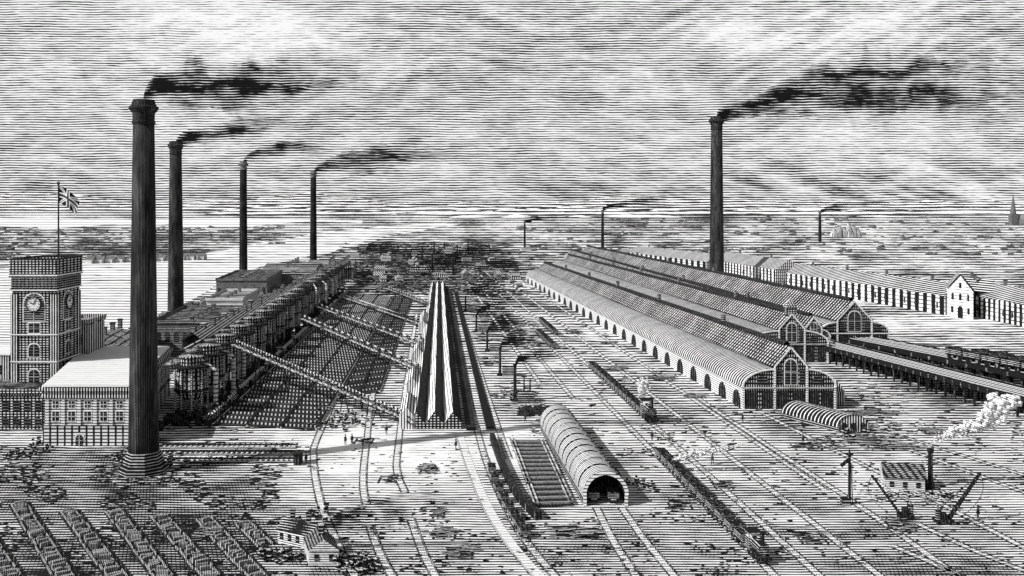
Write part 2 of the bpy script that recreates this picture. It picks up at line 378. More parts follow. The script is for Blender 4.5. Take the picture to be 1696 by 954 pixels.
c6=G(998,427); chimney(c6,39.5,1.4,1.0,1.7,m_chims,'small distant chimney near the far sheds',False,10)
c7=G(869,412); chimney(c7,28,1.1,.8,1.4,m_chims,'tiny far-off chimney on the hazy plain',False,10)
c8=G(1358,400); chimney(c8,36,2.0,1.5,2.3,m_chims,'lone far-off chimney on the open plain',False,10)

# ------------------------------------------------------------------ smoke: a hollow billow per plume, dense at heart, thin toward the rims
def plume(base,d,pts,label,dens=1.0,tag_name='smoke_plume',sp_px=4.4,amp=.36):
    P=[W(p[0],p[1],d) for p in pts]; sp=smooth(P,16); n=len(sp)
    ex=smooth([Vector((p[2]*d/F,p[3],0)) for p in pts],16)
    b=MB(); ns=40; sd=random.random()*50; K=F/d
    vs=[];tn=[]
    for i,p in enumerate(sp):
        r=ex[i].x; dn=ex[i].y; fade=min(1,(n-1-i)/(n*.35))
        for j in range(ns):
            a=2*math.pi*j/ns; cy_,sz_=math.cos(a),math.sin(a)
            px,pz=p.x*K,(p.z+sz_*r*1.3)*K
            nn=noise.fractal(Vector((px*.035+sd,sz_*.9,1.5)),.8,2,3)
            q=Vector((p.x,p.y+cy_*r*.3,p.z+sz_*r*1.4*(1+amp*nn)))
            n2=noise.fractal(Vector((px*.020+sd,pz*.085,7)),.6,2,4)
            core=max(0,1-abs(sz_)**1.8)
            near=1 if cy_<.02 else 0
            vs.append(q); tn.append(((.74*dn*dens*core**.8*(1+.40*n2))*fade-.10*(1-core*fade)) if near else -.8)
    fs=[(i*ns+j,i*ns+(j+1)%ns,(i+1)*ns+(j+1)%ns,(i+1)*ns+j) for i in range(n-1) for j in range(ns)]
    b.add(vs,fs,tone=tn)
    m=hatch('smoke_ink_%d_%d'%(int(d),int(sp_px*10)),[(Z,sp_px*d/F)],-.05,.15,.022*K*.5,nvec=(.5,.5,1.3),warp=2.0,wsc=.02*K*.5,attr=True,mode='alpha',ink=.01,soft=.14,fine=(.10*K*.5,(.22,.22,1.3),.16))
    return tag(b.obj(tag_name,m,attr=True,smooth=True),label,'smoke','smoke drifting from the chimneys')
plume(c1,c1.y,[(238,172,11,1.5),(243,158,14,1.5),(262,148,19,1.45),(305,143,29,1.35),(350,145,33,1.25),(400,140,34,1.2),(450,135,31,1.05),(510,128,27,.95),(570,120,24,.85),(640,113,20,.75),(740,108,15,.6)],'thick black coal smoke blowing sideways from chimney top')
plume(c2,c2.y,[(292,240,7,1.5),(305,231,9,1.4),(345,222,14,1.2),(390,216,17,1.05),(440,211,17,.9),(540,201,15,.7)],'dark smoke trailing from a slender chimney')
plume(c3,c3.y,[(403,270,4,1.4),(413,260,6,1.3),(450,252,12,1.0),(500,247,15,.85),(620,237,14,.6)],'light smoke trailing from a thin chimney')
plume(c4,c4.y,[(519,288,4,1.4),(530,279,7,1.3),(580,270,16,1.15),(640,263,22,1.0),(690,257,23,.85),(800,248,19,.6)],'grey smoke trailing from a thin distant chimney')
plume(c5,c5.y,[(1187,198,8,1.5),(1195,188,10,1.5),(1230,180,14,1.45),(1280,167,20,1.3),(1340,153,31,1.2),(1400,141,43,1.1),(1460,142,50,1.0),(1530,146,50,.9),(1600,148,47,.82),(1680,145,44,.75),(1780,138,40,.65),(1900,130,34,.5)],'broad black smoke trail widening away from tall chimney')
plume(c6,c6.y,[(998,346,3,1.4),(1012,341,4,1.3),(1060,335,7,1.1),(1110,330,9,.95),(1230,322,9,.65)],'faint smoke from a small distant chimney')
plume(c7,c7.y,[(869,368,2,1.4),(885,364,3,1.3),(920,360,5,1.0),(1010,353,5,.7)],'faint smoke from a tiny far-off chimney')
plume(c8,c8.y,[(1358,351,2,1.4),(1372,345,4,1.2),(1400,341,6,1.0),(1470,336,6,.7)],'faint smoke from a lone far-off chimney')

def steam(pts,d,label,n=26):
    b=MB(); P=smooth([W(x,y,d) for x,y,r in pts],14); R=smooth([Vector((r*d/F,0,0)) for x,y,r in pts],14)
    for i,p in enumerate(P):
        for k in range(5):
            r=R[i].x; q=p+Vector([random.gauss(0,.5)*r for _ in range(3)]); b.blob(q,r*random.uniform(.12,.38),(1.2,1,.9),n1=8,n2=6,amp=.5)
    return tag(b.obj('steam_cloud',m_steam,smooth=True),label,'steam','white steam puffs over the yard')

# ------------------------------------------------------------------ clock tower
xa,xb=-101.7,-92.8; y0=202.6; y1=213.6; cx,cy=(xa+xb)/2,(y0+y1)/2
T=thing('clock_tower','square stone clock tower with corbelled parapet','tower',(cx,cy,0))
def rect(o,xa=xa,xb=xb,y0=y0,y1=y1): return [(xa-o,y0-o),(xb+o,y0-o),(xb+o,y1+o),(xa-o,y1+o)]
MB().prism(rect(0),0,25.6).obj('wall',m_wallx,T)
b=MB(); b.prism(rect(.35),25.6,26.0); b.prism(rect(.15),26.0,28.4); b.prism(rect(.5),28.4,28.9); b.obj('cornice',m_wall,T)
b=MB()
for i in range(12):
    for (p,q) in ((rect(.25)[0],rect(.25)[1]),(rect(.25)[1],rect(.25)[2])):
        t=(i+.5)/12; b.box((p[0]+(q[0]-p[0])*t,p[1]+(q[1]-p[1])*t,27.2),(.3,.3,2.2))
b.obj('corbel_row',m_dark,T)
b=MB(); r=[Vector((p[0],p[1],0)) for p in rect(.25)]
for i in range(4): b.beam(r[i]+Vector((0,0,30.4)),r[(i+1)%4]+Vector((0,0,30.4)),.5,3.0)
b.obj('parapet',m_wallx,T)
b=MB()
for i in range(4): b.beam(r[i]+Vector((0,0,32.05)),r[(i+1)%4]+Vector((0,0,32.05)),.65,.28)
b.obj('coping',m_ink,T)
b=MB(); b.prism(rect(.0),28.903,29.5); b.obj('roof',m_roofx,T)
for p in rect(-.45):
    b=MB(); b.box((p[0],p[1],12.4),(1.35,1.35,24.9)); b.obj('corner_pilaster',m_wallv,T)
for (o,za,zb_) in ((.5,0,2.5),(.3,10.9,11.3),(.3,16.5,16.8)): b=MB(); b.prism(rect(o),za,zb_); b.obj('string_course',m_white,T)
F0,F1=(xa,y0),(xb,y0); S0,S1=(xb,y0),(xb,y1)
for p0,p1,u in ((F0,F1,4.45),(S0,S1,5.5)):
    a0=Vector((p0[0],p0[1],0)); tt=(Vector((p1[0],p1[1],0))-a0).normalized(); nn=Vector((tt.y,-tt.x,0))
    window(T,p0,p1,u,19.4,4.2,5.6,True,m_dark,True,'arch_recess')
    c=a0+tt*u+nn*.22+Vector((0,0,22.9))
    b=MB(); b.cyl(c,c+nn*.12,1.45,32); k=b.obj('clock_face',m_trim,T); OFF[k.name]=OFF[T.name]
    pt=lambda a,l,dd: c+tt*(l*math.cos(a))+Vector((0,0,l*math.sin(a)))+nn*dd
    b=MB()
    for i in range(32): b.beam(pt(2*math.pi*i/32,1.5,.12),pt(2*math.pi*(i+1)/32,1.5,.12),.2)
    b.obj('clock_rim',m_ink,k)
    b=MB()
    for i in range(12): b.beam(pt(2*math.pi*i/12,1.0,.16),pt(2*math.pi*i/12,1.25,.16),.1)
    b.obj('hour_mark_ring',m_ink,k)
    for a,l,w in ((1.1,1.0,.12),(2.6,.7,.16)): b=MB(); b.beam(pt(0,0,.2),pt(a,l,.2),w); b.obj('clock_hand',m_ink,k)
    for z,h,a in ((17.0,2.0,False),(12.2,2.6,True),(6.6,3.0,True)): window(T,p0,p1,u,z,2.2,h,a)
fx,fy=-92.7,203.5
T=thing('flagpole','thin flagpole on tower roof flying a Union flag','flagpole',(fx,fy,29.6))
b=MB(); b.cyl((fx,fy,29.6),(fx,fy,47.4),.2,8,.14); b.obj('pole',m_ink,T); b=MB(); b.blob((fx,fy,47.5),.35,amp=0); b.obj('finial',m_ink,T)
b=MB(); nu,nv=60,40; vs=[]
for i in range(nu+1):
    for j in range(nv+1):
        u=i/nu; v=j/nv; x=fx+.15+3.9*u*(1-.10*v); z=46.9-3.5*v-2.4*u*u-.4*u; y=fy+.35*math.sin(u*8+v*1.5)*u
        vs.append((x+.15*math.sin(v*5+u*7)*u,y,z))
for i in range(nu):
    for j in range(nv):
        u=(i+.5)/nu*2-1; v=(j+.5)/nv*2-1
        if abs(u)<.09 or abs(v)<.15: mi=1
        elif abs(u)<.19 or abs(v)<.30: mi=0
        elif abs(abs(u)-abs(v))<.05: mi=1
        elif abs(abs(u)-abs(v))<.19: mi=0
        else: mi=2
        b.add([vs[a] for a in (i*(nv+1)+j,(i+1)*(nv+1)+j,(i+1)*(nv+1)+j+1,i*(nv+1)+j+1)],[(0,1,2,3)],mi)
b.obj('flag',[hatch('flag_white',[(Z,.3)],-.2,.05,1),hatch('flag_mid',[(Z,.25)],.85,.1,1,paper=.4),hatch('flag_dark',[(Z,.3)],1.3,.05,1,paper=.3)],T)

# ------------------------------------------------------------------ engine house + wing
fl,fr=(-83.6,178.2),(-68.3,178.2); br,bl=(-78.0,226),(-96.5,226)
T=house('engine_house','stone engine house with pale flat roof and cornice','building',[fl,fr,br,bl],10.6,'flat',wm=m_wall,rm=m_roofw,over=.7)
q=[Vector((p[0],p[1],0)) for p in (fl,fr,br,bl)]
def band(b,q,o,z0,z1):
    c=sum(q,Vector())/4; b.prism([p+Vector((math.copysign(o,p.x-c.x),math.copysign(o,p.y-c.y),0)) for p in q],z0,z1)
b=MB(); band(b,q,.5,8.6,9.1); band(b,q,.25,9.1,9.9); band(b,q,.75,9.9,10.4); b.obj('cornice',m_wallv,T)
b=MB(); band(b,q,.35,0,.7); band(b,q,.25,.7,3.3); band(b,q,.4,3.3,3.7); b.obj('rusticated_base',hatch('rusticated_stone',[(Z,.6),(VX,1.3,.1)],.38,.15,.5),T)
for i in range(6):
    x=fl[0]+.5+(fr[0]-fl[0]-1)*i/5; b=MB(); b.box((x,178.15,6.1),(.55,.4,4.8)); b.obj('pilaster',m_white,T)
for i in range(7):
    t=i/6; x=fr[0]+(br[0]-fr[0])*t; y=fr[1]+(br[1]-fr[1])*t; b=MB(); b.box((x,y,6.1),(.5,.6,4.8)); b.obj('pilaster',m_white,T)
for i in range(5): 
    u=.5+14.3*(i+.5)/5
    window(T,fl,fr,u,4.4,1.15,1.7); window(T,fl,fr,u,6.8,1.0,1.1)
for i in range(8):
    window(T,fr,br,3+5.8*i,4.6,1.3,3.0,True)
window(T,(fl[0],fl[1]-.26),(fr[0],fr[1]-.26),6.3,0,1.4,2.0,True,name='door')
house('office_wing','low stone office wing with parapet beside tower','building',[G(-90,712),G(72,712),(-88,214),(-125,214)],6.6,'flat',wm=m_wallx,rm=m_roofx,parapet=True,wins=[(0,9,3.6,1.2,1.8,False),(0,9,.8,1.2,1.6,True)])
house('annex_block','narrow stone block behind the clock tower','building',[(-98,214.5),(-91.2,214.5),(-92.5,226),(-98,226)],17.2,'flat',wm=m_wallv,rm=m_roofx,parapet=True,wins=[(0,2,13,1.0,2.2,True),(0,2,8,1.0,2.2,True)])
house('side_building','stone building edge beyond the clock tower','building',[(-122,206),(-104,206),(-104,220),(-122,220)],12,'flat',wm=m_wallv,rm=m_roofw,wins=[(0,4,8,1.3,2.2,True),(0,4,3.5,1.3,2.2,True)])

# ------------------------------------------------------------------ works buildings behind the furnaces
def dq(xl,xr,y,dep,s=-.12):
    a,b_=G(xl,y),G(xr,y); return [(a.x,a.y),(b_.x,b_.y),(b_.x+s*dep,b_.y+dep),(a.x+s*dep,a.y+dep)]
GW='workshops behind the furnaces'
house('workshop','dark flat-topped workshop block with rooftop vents','building',dq(255,372,590,42),9.2,'flat',wm=m_dark,rm=m_roofx,parapet=True,wins=[(0,8,4,1.2,3,True)],chim=6,group=GW)
house('workshop','pale fronted workshop with dark flat roof','building',dq(342,402,540,40),8.8,'flat',wm=m_white,rm=m_roofx,parapet=True,wins=[(0,6,1.5,1.2,2,False),(0,6,5,1.2,2,False)],chim=4,group=GW)
house('workshop','long workshop with crowded roof vents','building',dq(358,442,502,60),9.6,'flat',wm=m_dark,rm=m_roofx,parapet=True,wins=[(0,8,4,1.4,3,True)],chim=7,group=GW)
house('workshop','far gabled workshop near the shoreline','building',dq(428,520,482,70),8.5,'gx',3.5,wm=m_wallx,rm=m_roof2,chim=5,group=GW)
house('workshop','far low workshop with slate roof','building',dq(505,585,462,60),6,'gx',3.5,wm=m_wallx,rm=m_roof2,chim=4,group=GW)
house('workshop','low slate roofed store beyond the engine house','building',[(-112,236),(-92,236),(-100,282),(-120,282)],6.5,'hip',3.0,wm=m_wallx,rm=m_roof2,chim=5,group=GW)
RB=random.Random(11)
b=MB()
for i in range(260):
    x=RB.uniform(150,460); y=620-(x-150)*.42+RB.uniform(-28,6); p=G(x,y); b.blob(p+Vector((0,0,RB.uniform(.5,3))),RB.uniform(.8,2.2)*p.y/280,(1.3,1,1),n1=7,n2=5,amp=.6)
tag(b.obj('bank_scrub',m_dark),'dark scrub and spoil along the river bank','scrub',kind='stuff')

# ------------------------------------------------------------------ blast furnaces
src=thing('blast_furnace','squat dark iron blast furnace ringed by thin columns','blast furnace',(0,0,0),'row of blast furnaces')
b=MB(); b.lathe((0,0,0),[(3.3,0),(3.3,1.3),(2.6,1.5),(2.3,3.2)],18); b.obj('hearth',m_inkobj,src,local=True)
m_fur=hatch('furnace_plates',[('ang',20),(Z,.9,.35)],.66,.4,.6,obj=True,paper=.75,fine=(1.5,(1,1,1),.15))
b=MB(); b.lathe((0,0,0),[(2.2,3.2),(3.0,4.6),(3.1,5.2),(3.0,8.2),(2.9,9.6)],20); b.obj('shell',m_fur,src,local=True)
for r in ([(3.0,9.6),(4.0,9.8),(4.0,10.2),(3.0,10.3)],[(3.1,4.9),(3.5,5.0),(3.5,5.4),(3.1,5.5)]):
    b=MB(); b.lathe((0,0,0),r,20); b.obj('ring_platform',m_ink,src,local=True)
b=MB()
for i in range(14):
    a=2*math.pi*i/14; a2=2*math.pi*(i+1)/14; b.beam((3.9*math.cos(a),3.9*math.sin(a),10.2),(3.9*math.cos(a),3.9*math.sin(a),11.2),.1); b.beam((3.9*math.cos(a),3.9*math.sin(a),11.2),(3.9*math.cos(a2),3.9*math.sin(a2),11.2),.12)
b.obj('guard_rail',m_ink,src,local=True)
b=MB(); b.lathe((0,0,0),[(2.2,10.3),(2.2,11.6),(2.5,11.7),(2.5,12.0),(1.6,12.15),(.9,12.3),(.9,12.9),(1.1,12.9),(1.1,13.2),(.2,13.25)],20); b.obj('flat_cap',m_fur,src,local=True)
for i in range(10):
    a=2*math.pi*i/10; b=MB(); b.cyl((3.35*math.cos(a),3.35*math.sin(a),1.3),(3.35*math.cos(a),3.35*math.sin(a),9.7),.16,8); b.obj('column',m_wall,src,local=True)
b=MB(); b.cyl((2.2,0,11.2),(5.2,-.6,9.0),.4,10); b.cyl((5.2,-.6,9.0),(5.2,-.6,.0),.5,10); b.obj('downcomer_pipe',m_fur,src,local=True)
A=Vector((-66.0,205,0)); B=Vector((-92,525,0)); src.location=A
for i in range(1,18):
    t=(i/17)**1.05; k=clone(src,A.lerp(B,t),rz=.5*i)
b=MB(); b.beam(A+Vector((-4.2,0,10)),B+Vector((-4.2,0,10)),3.2,.35); 
for i in range(60):
    p=(A+Vector((-2.6,0,10.1))).lerp(B+Vector((-2.6,0,10.1)),i/60); b.beam(p,p+Vector((0,0,1.1)),.12)
b.beam(A+Vector((-2.6,0,11.2)),B+Vector((-2.6,0,11.2)),.14)
tag(b.obj('furnace_walkway',m_dark),'dark iron walkway linking the furnace tops','walkway')
T=thing('charging_gallery','long raised charging gallery running behind the furnaces','gallery',(-72,240,0))
a=Vector((-76,236,0)); c=Vector((-96,580,0))
b=MB(); b.sheet([(-2.6,11.0),(0,13.0),(2.6,11.0)],a,c,seg=20); b.obj('roof',m_plank,T)
b=MB(); b.sheet([(-2.2,9.0),(-2.2,11.2)],a,c); b.sheet([(2.2,9.0),(2.2,11.2)],a,c); b.sheet([(-2.4,8.8),(2.4,8.8)],a,c); b.obj('side_wall',m_dark,T)
for i in range(34):
    p=a.lerp(c,i/33)
    for s_ in (1.9,-1.9): b=MB(); b.beam(p+Vector((s_,0,0)),p+Vector((s_,0,9)),.5); b.obj('trestle_leg',m_ink,T)
b=MB()
for i in range(46):
    p=a.lerp(c,(i+.5)/46); b.box((p.x+random.uniform(-1,1),p.y,12.9),(1.2,1.5,random.uniform(.8,2.4)))
b.obj('roof_vent_row',m_dark,T,stuff=True)
b=MB(); b.beam(G(345,704)+Vector((0,0,.9)),G(575,486)+Vector((0,0,.9)),1.0,1.8); tag(b.obj('bank_wall',m_wallx),'long low stone wall between furnaces and sand beds','wall')
b=MB()
for i in range(520):
    t=RB.random()**1.2; p=G(318,712).lerp(G(560,486),t)+Vector((RB.uniform(-6,4),RB.uniform(-2,2),RB.uniform(0,2.2))); b.blob(p,RB.uniform(.3,.95),(1,1,1.0),n1=6,n2=5,amp=.6)
tag(b.obj('spoil_bank',m_ink),'black spoil and plant clutter beneath the furnaces','spoil',kind='stuff')

# ------------------------------------------------------------------ casting beds
NL,NR,FR,FL=G(352,704),G(524,713),G(650,492),G(582,486)
def bed(NL,NR,FR,FL,i,nb,label,us):
    t0=i/nb; t1=(i+.985)/nb
    def pp(u,t): return (NL.lerp(FL,t)).lerp(NR.lerp(FR,t),u)
    q=[pp(0,t0),pp(1,t0),pp(1,t1),pp(0,t1)]; c=sum(q,Vector())/4
    T=thing('casting_bed',label,'casting bed',(c.x,c.y,0),'casting beds beside the furnaces')
    MB().prism(q,0,.2).obj('sand_base',m_sand,T)
    b=MB(); m=5
    for k in range(m):
        t=t0+(t1-t0)*(k+.5)/m; b.beam(pp(.01,t)+Vector((0,0,.28)),pp(.99,t)+Vector((0,0,.28)),1.15,.18)
    b.obj('sand_ridge_rows',m_ridge,T,stuff=True)
    for u in us:
        b=MB(); b.beam(pp(u,t0)+Vector((0,0,.32)),pp(u,t1)+Vector((0,0,.32)),.45,.4); b.obj('runner_channel',m_white if u in(0,1) else m_wallx,T)
for i in range(13): bed(NL,NR,FR,FL,i,13,'dark sand casting bed ridged for pig iron',(0,.33,.66,1))
NL,NR,FR,FL=G(560,660),G(628,650),G(684,490),G(655,490)
for i in range(6): bed(NL,NR,FR,FL,i,6,'narrow dark sand casting bed between two tracks',(0,.5,1))
# ------------------------------------------------------------------ inclined gantries
def gantry(a,b_,label,legs=5,w=1.4):
    a=Vector(a);b_=Vector(b_); T=thing('inclined_gantry',label,'gantry',(b_.x,b_.y,0),'inclined gantries crossing the casting beds')
    d=(b_-a).normalized(); u=d.cross(Vector((0,0,1))).normalized()*w/2
    b=MB(); b.beam(a,b_,w,.15); b.obj('deck',m_trim,T)
    for s in (-1,1):
        b=MB(); up=Vector((0,0,1.1)); b.beam(a+u*s,b_+u*s,.2); b.beam(a+u*s+up,b_+u*s+up,.18); n=26
        for i in range(n):
            p=a.lerp(b_,i/n)+u*s; q=a.lerp(b_,(i+1)/n)+u*s
            b.beam(p,q+up if i%2 else p+up,.1); b.beam(p+up,q,.1)
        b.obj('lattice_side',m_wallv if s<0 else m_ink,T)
    for i in range(1,legs):
        p=a.lerp(b_,i/legs)
        for s_ in (-.9,.9): b=MB(); b.beam((p.x+s_,p.y,0),(p.x+s_*.1,p.y,p.z),.2); b.obj('trestle_leg',m_ink,T)
gantry(W(385,571,235),W(684,700,191),'long lattice gantry sloping down to the central sheds',6)
gantry(W(500,528,330),W(690,612,240),'lattice gantry sloping from furnaces to central sheds',5)
gantry(W(525,508,380),W(698,572,285),'lattice gantry sloping from furnaces to central sheds',5)
gantry(W(560,490,460),W(705,540,340),'lattice gantry sloping from furnaces to central sheds',4)
gantry(W(640,478,500),W(712,505,410),'short far lattice gantry sloping to the sheds',3)

# ------------------------------------------------------------------ central sheds (triple ridge)
a=G(674,711); c=G(713,474); wf=(G(766,711).x-a.x); wb=(G(738,474).x-c.x)
T=thing('triple_ridge_shed','long low shed with three parallel pale ridged roofs','shed',(a.x,a.y,0))
w3=wf/3
m_slopeL=hatch('lit_plank_roof',[((1,.085,0),.55)],.24,.3,.25,warp=.3,wsc=.1)  # paler planks for left slopes, sunlight put into the colour
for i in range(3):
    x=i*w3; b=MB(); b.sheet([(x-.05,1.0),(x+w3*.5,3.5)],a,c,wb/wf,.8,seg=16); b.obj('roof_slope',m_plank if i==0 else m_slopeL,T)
    b=MB(); b.sheet([(x+w3*.5,3.5),(x+w3,1.0)],a,c,wb/wf,.8,seg=16); b.obj('roof_slope',m_ink,T)  # right slopes black: shade of the side facing off the sun, painted in
    b=MB(); vs=[(a.x+x+.05,a.y+.1,0),(a.x+x+w3-.05,a.y+.1,0),(a.x+x+w3-.05,a.y+.1,1.0),(a.x+x+w3/2,a.y+.1,3.3),(a.x+x+.05,a.y+.1,1.0)]; b.add(vs,[(0,1,2,3,4)]); b.obj('gable_wall',m_wallx,T)
for s_ in (.05,wf-.05): b=MB(); b.sheet([(s_,0),(s_,1.1)],a,c,wb/wf); b.obj('side_wall',m_wallx,T)
for k,(t0,t1) in enumerate(((.0,.05),(.1,.17),(.24,.32),(.43,.53))):
    p=a.lerp(c,t0);q=a.lerp(c,t1)
    b=MB(); b.sheet([(-1.6,2.4),(-.1,4.2),(1.5,2.6)],p,q)
    b.add([(p.x-1.5,p.y,0),(p.x+1.4,p.y,0),(p.x+1.4,p.y,2.6),(p.x-.1,p.y,4.1),(p.x-1.5,p.y,2.4)],[(0,1,2,3,4)]); b.sheet([(-1.5,0),(-1.5,2.4)],p,q); b.obj('loading_bay',m_plank,T)
b=MB(); p0=G(775,713);p1=G(742,476); b.beam(p0+Vector((.6,0,.3)),p1+Vector((.2,0,.3)),1.8,.6); tag(b.obj('loading_platform',m_sand),'long dark loading platform beside the triple shed','platform')
b=MB(); b.beam(G(812,713)+Vector((0,0,.25)),G(752,476)+Vector((0,0,.25)),1.5,.5); tag(b.obj('loading_platform',m_dark),'narrow dark platform between two railway tracks','platform')

# ------------------------------------------------------------------ stack houses in centre with smoke
for (x,yb,yt,s) in ((853,665,602,1),(828,622,575,1),(807,582,548,1),(789,548,520,1),(771,515,490,1)):
    p=G(x,yb); d=p.y; h=(yb-yt)*d/F
    T=thing('boiler_stack','small iron boiler stack with hut beside track','boiler stack',p,'boiler stacks beside the track')
    b=MB(); b.lathe(p,[(.75,0),(.7,.5),(.36,.8),(.3,h-.5),(.45,h-.4),(.45,h)],12); b.obj('stack',m_ink,T)
    b=MB(); q=[(p.x+.6,p.y-1.5),(p.x+4.2,p.y-1.5),(p.x+4.2,p.y+2),(p.x+.6,p.y+2)]; b.prism(q,0,1.4); b.add([(q[0][0],q[0][1],1.4),(q[1][0],q[1][1],1.4),(q[2][0],q[2][1],1.4),(q[3][0],q[3][1],1.4),(p.x+.6,p.y,2.4),(p.x+4.2,p.y,2.4)],[(0,1,5,4),(2,3,4,5),(0,4,3),(1,2,5)]); b.obj('hut',m_dark,T)
    plume(p,d,[(x,yt+2,3,1.5),(x+6,yt-7,7,1.4),(x+24,yt-12,12,1.2),(x+50,yt-14,15,1.0),(x+100,yt-18,14,.7)],'small dark smoke puff from a boiler stack',sp_px=4.0)
b=MB()
for i in range(60):
    p=G(random.uniform(862,925),random.uniform(676,690)); b.blob(p+Vector((0,0,.2)),random.uniform(.3,.8),(1.6,1,.6))
tag(b.obj('scrap_heap',m_ink),'dark heap of scrap iron beside the boiler stack','scrap heap')
def pole(x,yb,yt,label='thin dark timber pole in the yard',w=.22,arm=False):
    p=G(x,yb); h=(yb-yt)*p.y/F; b=MB(); b.cyl(p,p+Vector((0,0,h)),w,6,w*.6); b.box((p.x,p.y,h-.3),(1.2,.15,.15)); b.box((p.x,p.y,.15),(.6,.6,.3)); return tag(b.obj('timber_pole',m_ink),label,'pole','timber poles in the yard')
pole(868,660,622); pole(878,658,628); pole(797,420,402)

# ------------------------------------------------------------------ barrel shed in front
a=G(966,838); c=Vector((5.4,190,0)); wd=6.4
def arcprof(x0,x1,zs,zt,n=14,full=True):
    return [(x0+(x1-x0)*(.5-.5*math.cos(math.pi*i/n)),zs+(zt-zs)*math.sin(math.pi*i/n)) for i in range(n+1)]
T=thing('barrel_shed','arched barrel-roofed train shed with ribbed roof','shed',(a.x,a.y,0))
pr=[(0,1.2)]+arcprof(0,wd,1.6,4.9,16)+[(wd,1.2)]
m_rib=hatch('ribbed_barrel',[('log',205)],.52,.2,.4,fine=(1,(1,1,1),.12))
b=MB(); b.sheet(pr,a,c,seg=10); b.obj('roof',m_rib,T)
b=MB()
for i in range(13):
    t=i/12; o=a.lerp(c,t); pz=arcprof(-.06,wd+.06,1.6,4.98,16)
    for p_,q_ in zip(pz[:-1],pz[1:]): b.beam((o.x+p_[0],o.y,p_[1]),(o.x+q_[0],o.y,q_[1]),.16,.10)
b.obj('roof_rib_row',m_dark,T,stuff=True)
for s_ in (0.05,wd-.05): b=MB(); b.sheet([(s_,0),(s_,1.3)],a,c); b.obj('side_wall',m_dark,T)
b=MB(); n=16
for i in range(n):
    t0,t1=math.pi*i/n,math.pi*(i+1)/n
    f=lambda t,k:(a.x+wd/2-wd/2*k*math.cos(t),a.y-.15,1.6+3.3*k*math.sin(t))
    b.add([f(t0,1.03),f(t1,1.03),f(t1,.86),f(t0,.86)],[(0,1,2,3)])
b.box((a.x+.25,a.y-.1,.8),(.45,.3,1.6)); b.box((a.x+wd-.25,a.y-.1,.8),(.45,.3,1.6)); b.obj('arch_frame',m_white,T)
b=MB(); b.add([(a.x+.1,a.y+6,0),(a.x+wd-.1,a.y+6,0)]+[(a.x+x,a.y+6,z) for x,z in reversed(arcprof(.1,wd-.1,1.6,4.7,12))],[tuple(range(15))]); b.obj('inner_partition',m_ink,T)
T=thing('rail_rack','low rack of iron rails stacked beside barrel shed','rack',G(900,830),'racks of rails')
L0,R0,R1,Lb=G(885,840),G(950,838),G(900,730),G(845,730)
MB().prism([L0,R0,R1,Lb],0,.2).obj('base',m_ink,T)
b=MB()
for i in range(15):
    t=(i+.3)/15; b.beam(L0.lerp(Lb,t)+Vector((0,0,.32)),R0.lerp(R1,t)+Vector((0,0,.32)),.5,.25)
b.obj('cross_beam_row',m_bar,T,stuff=True)
for u in (0,.1,.9,1): b=MB(); b.beam(L0.lerp(R0,u)+Vector((0,0,.5)),Lb.lerp(R1,u)+Vector((0,0,.5)),.26,.15); b.obj('rail_bundle',m_white,T)

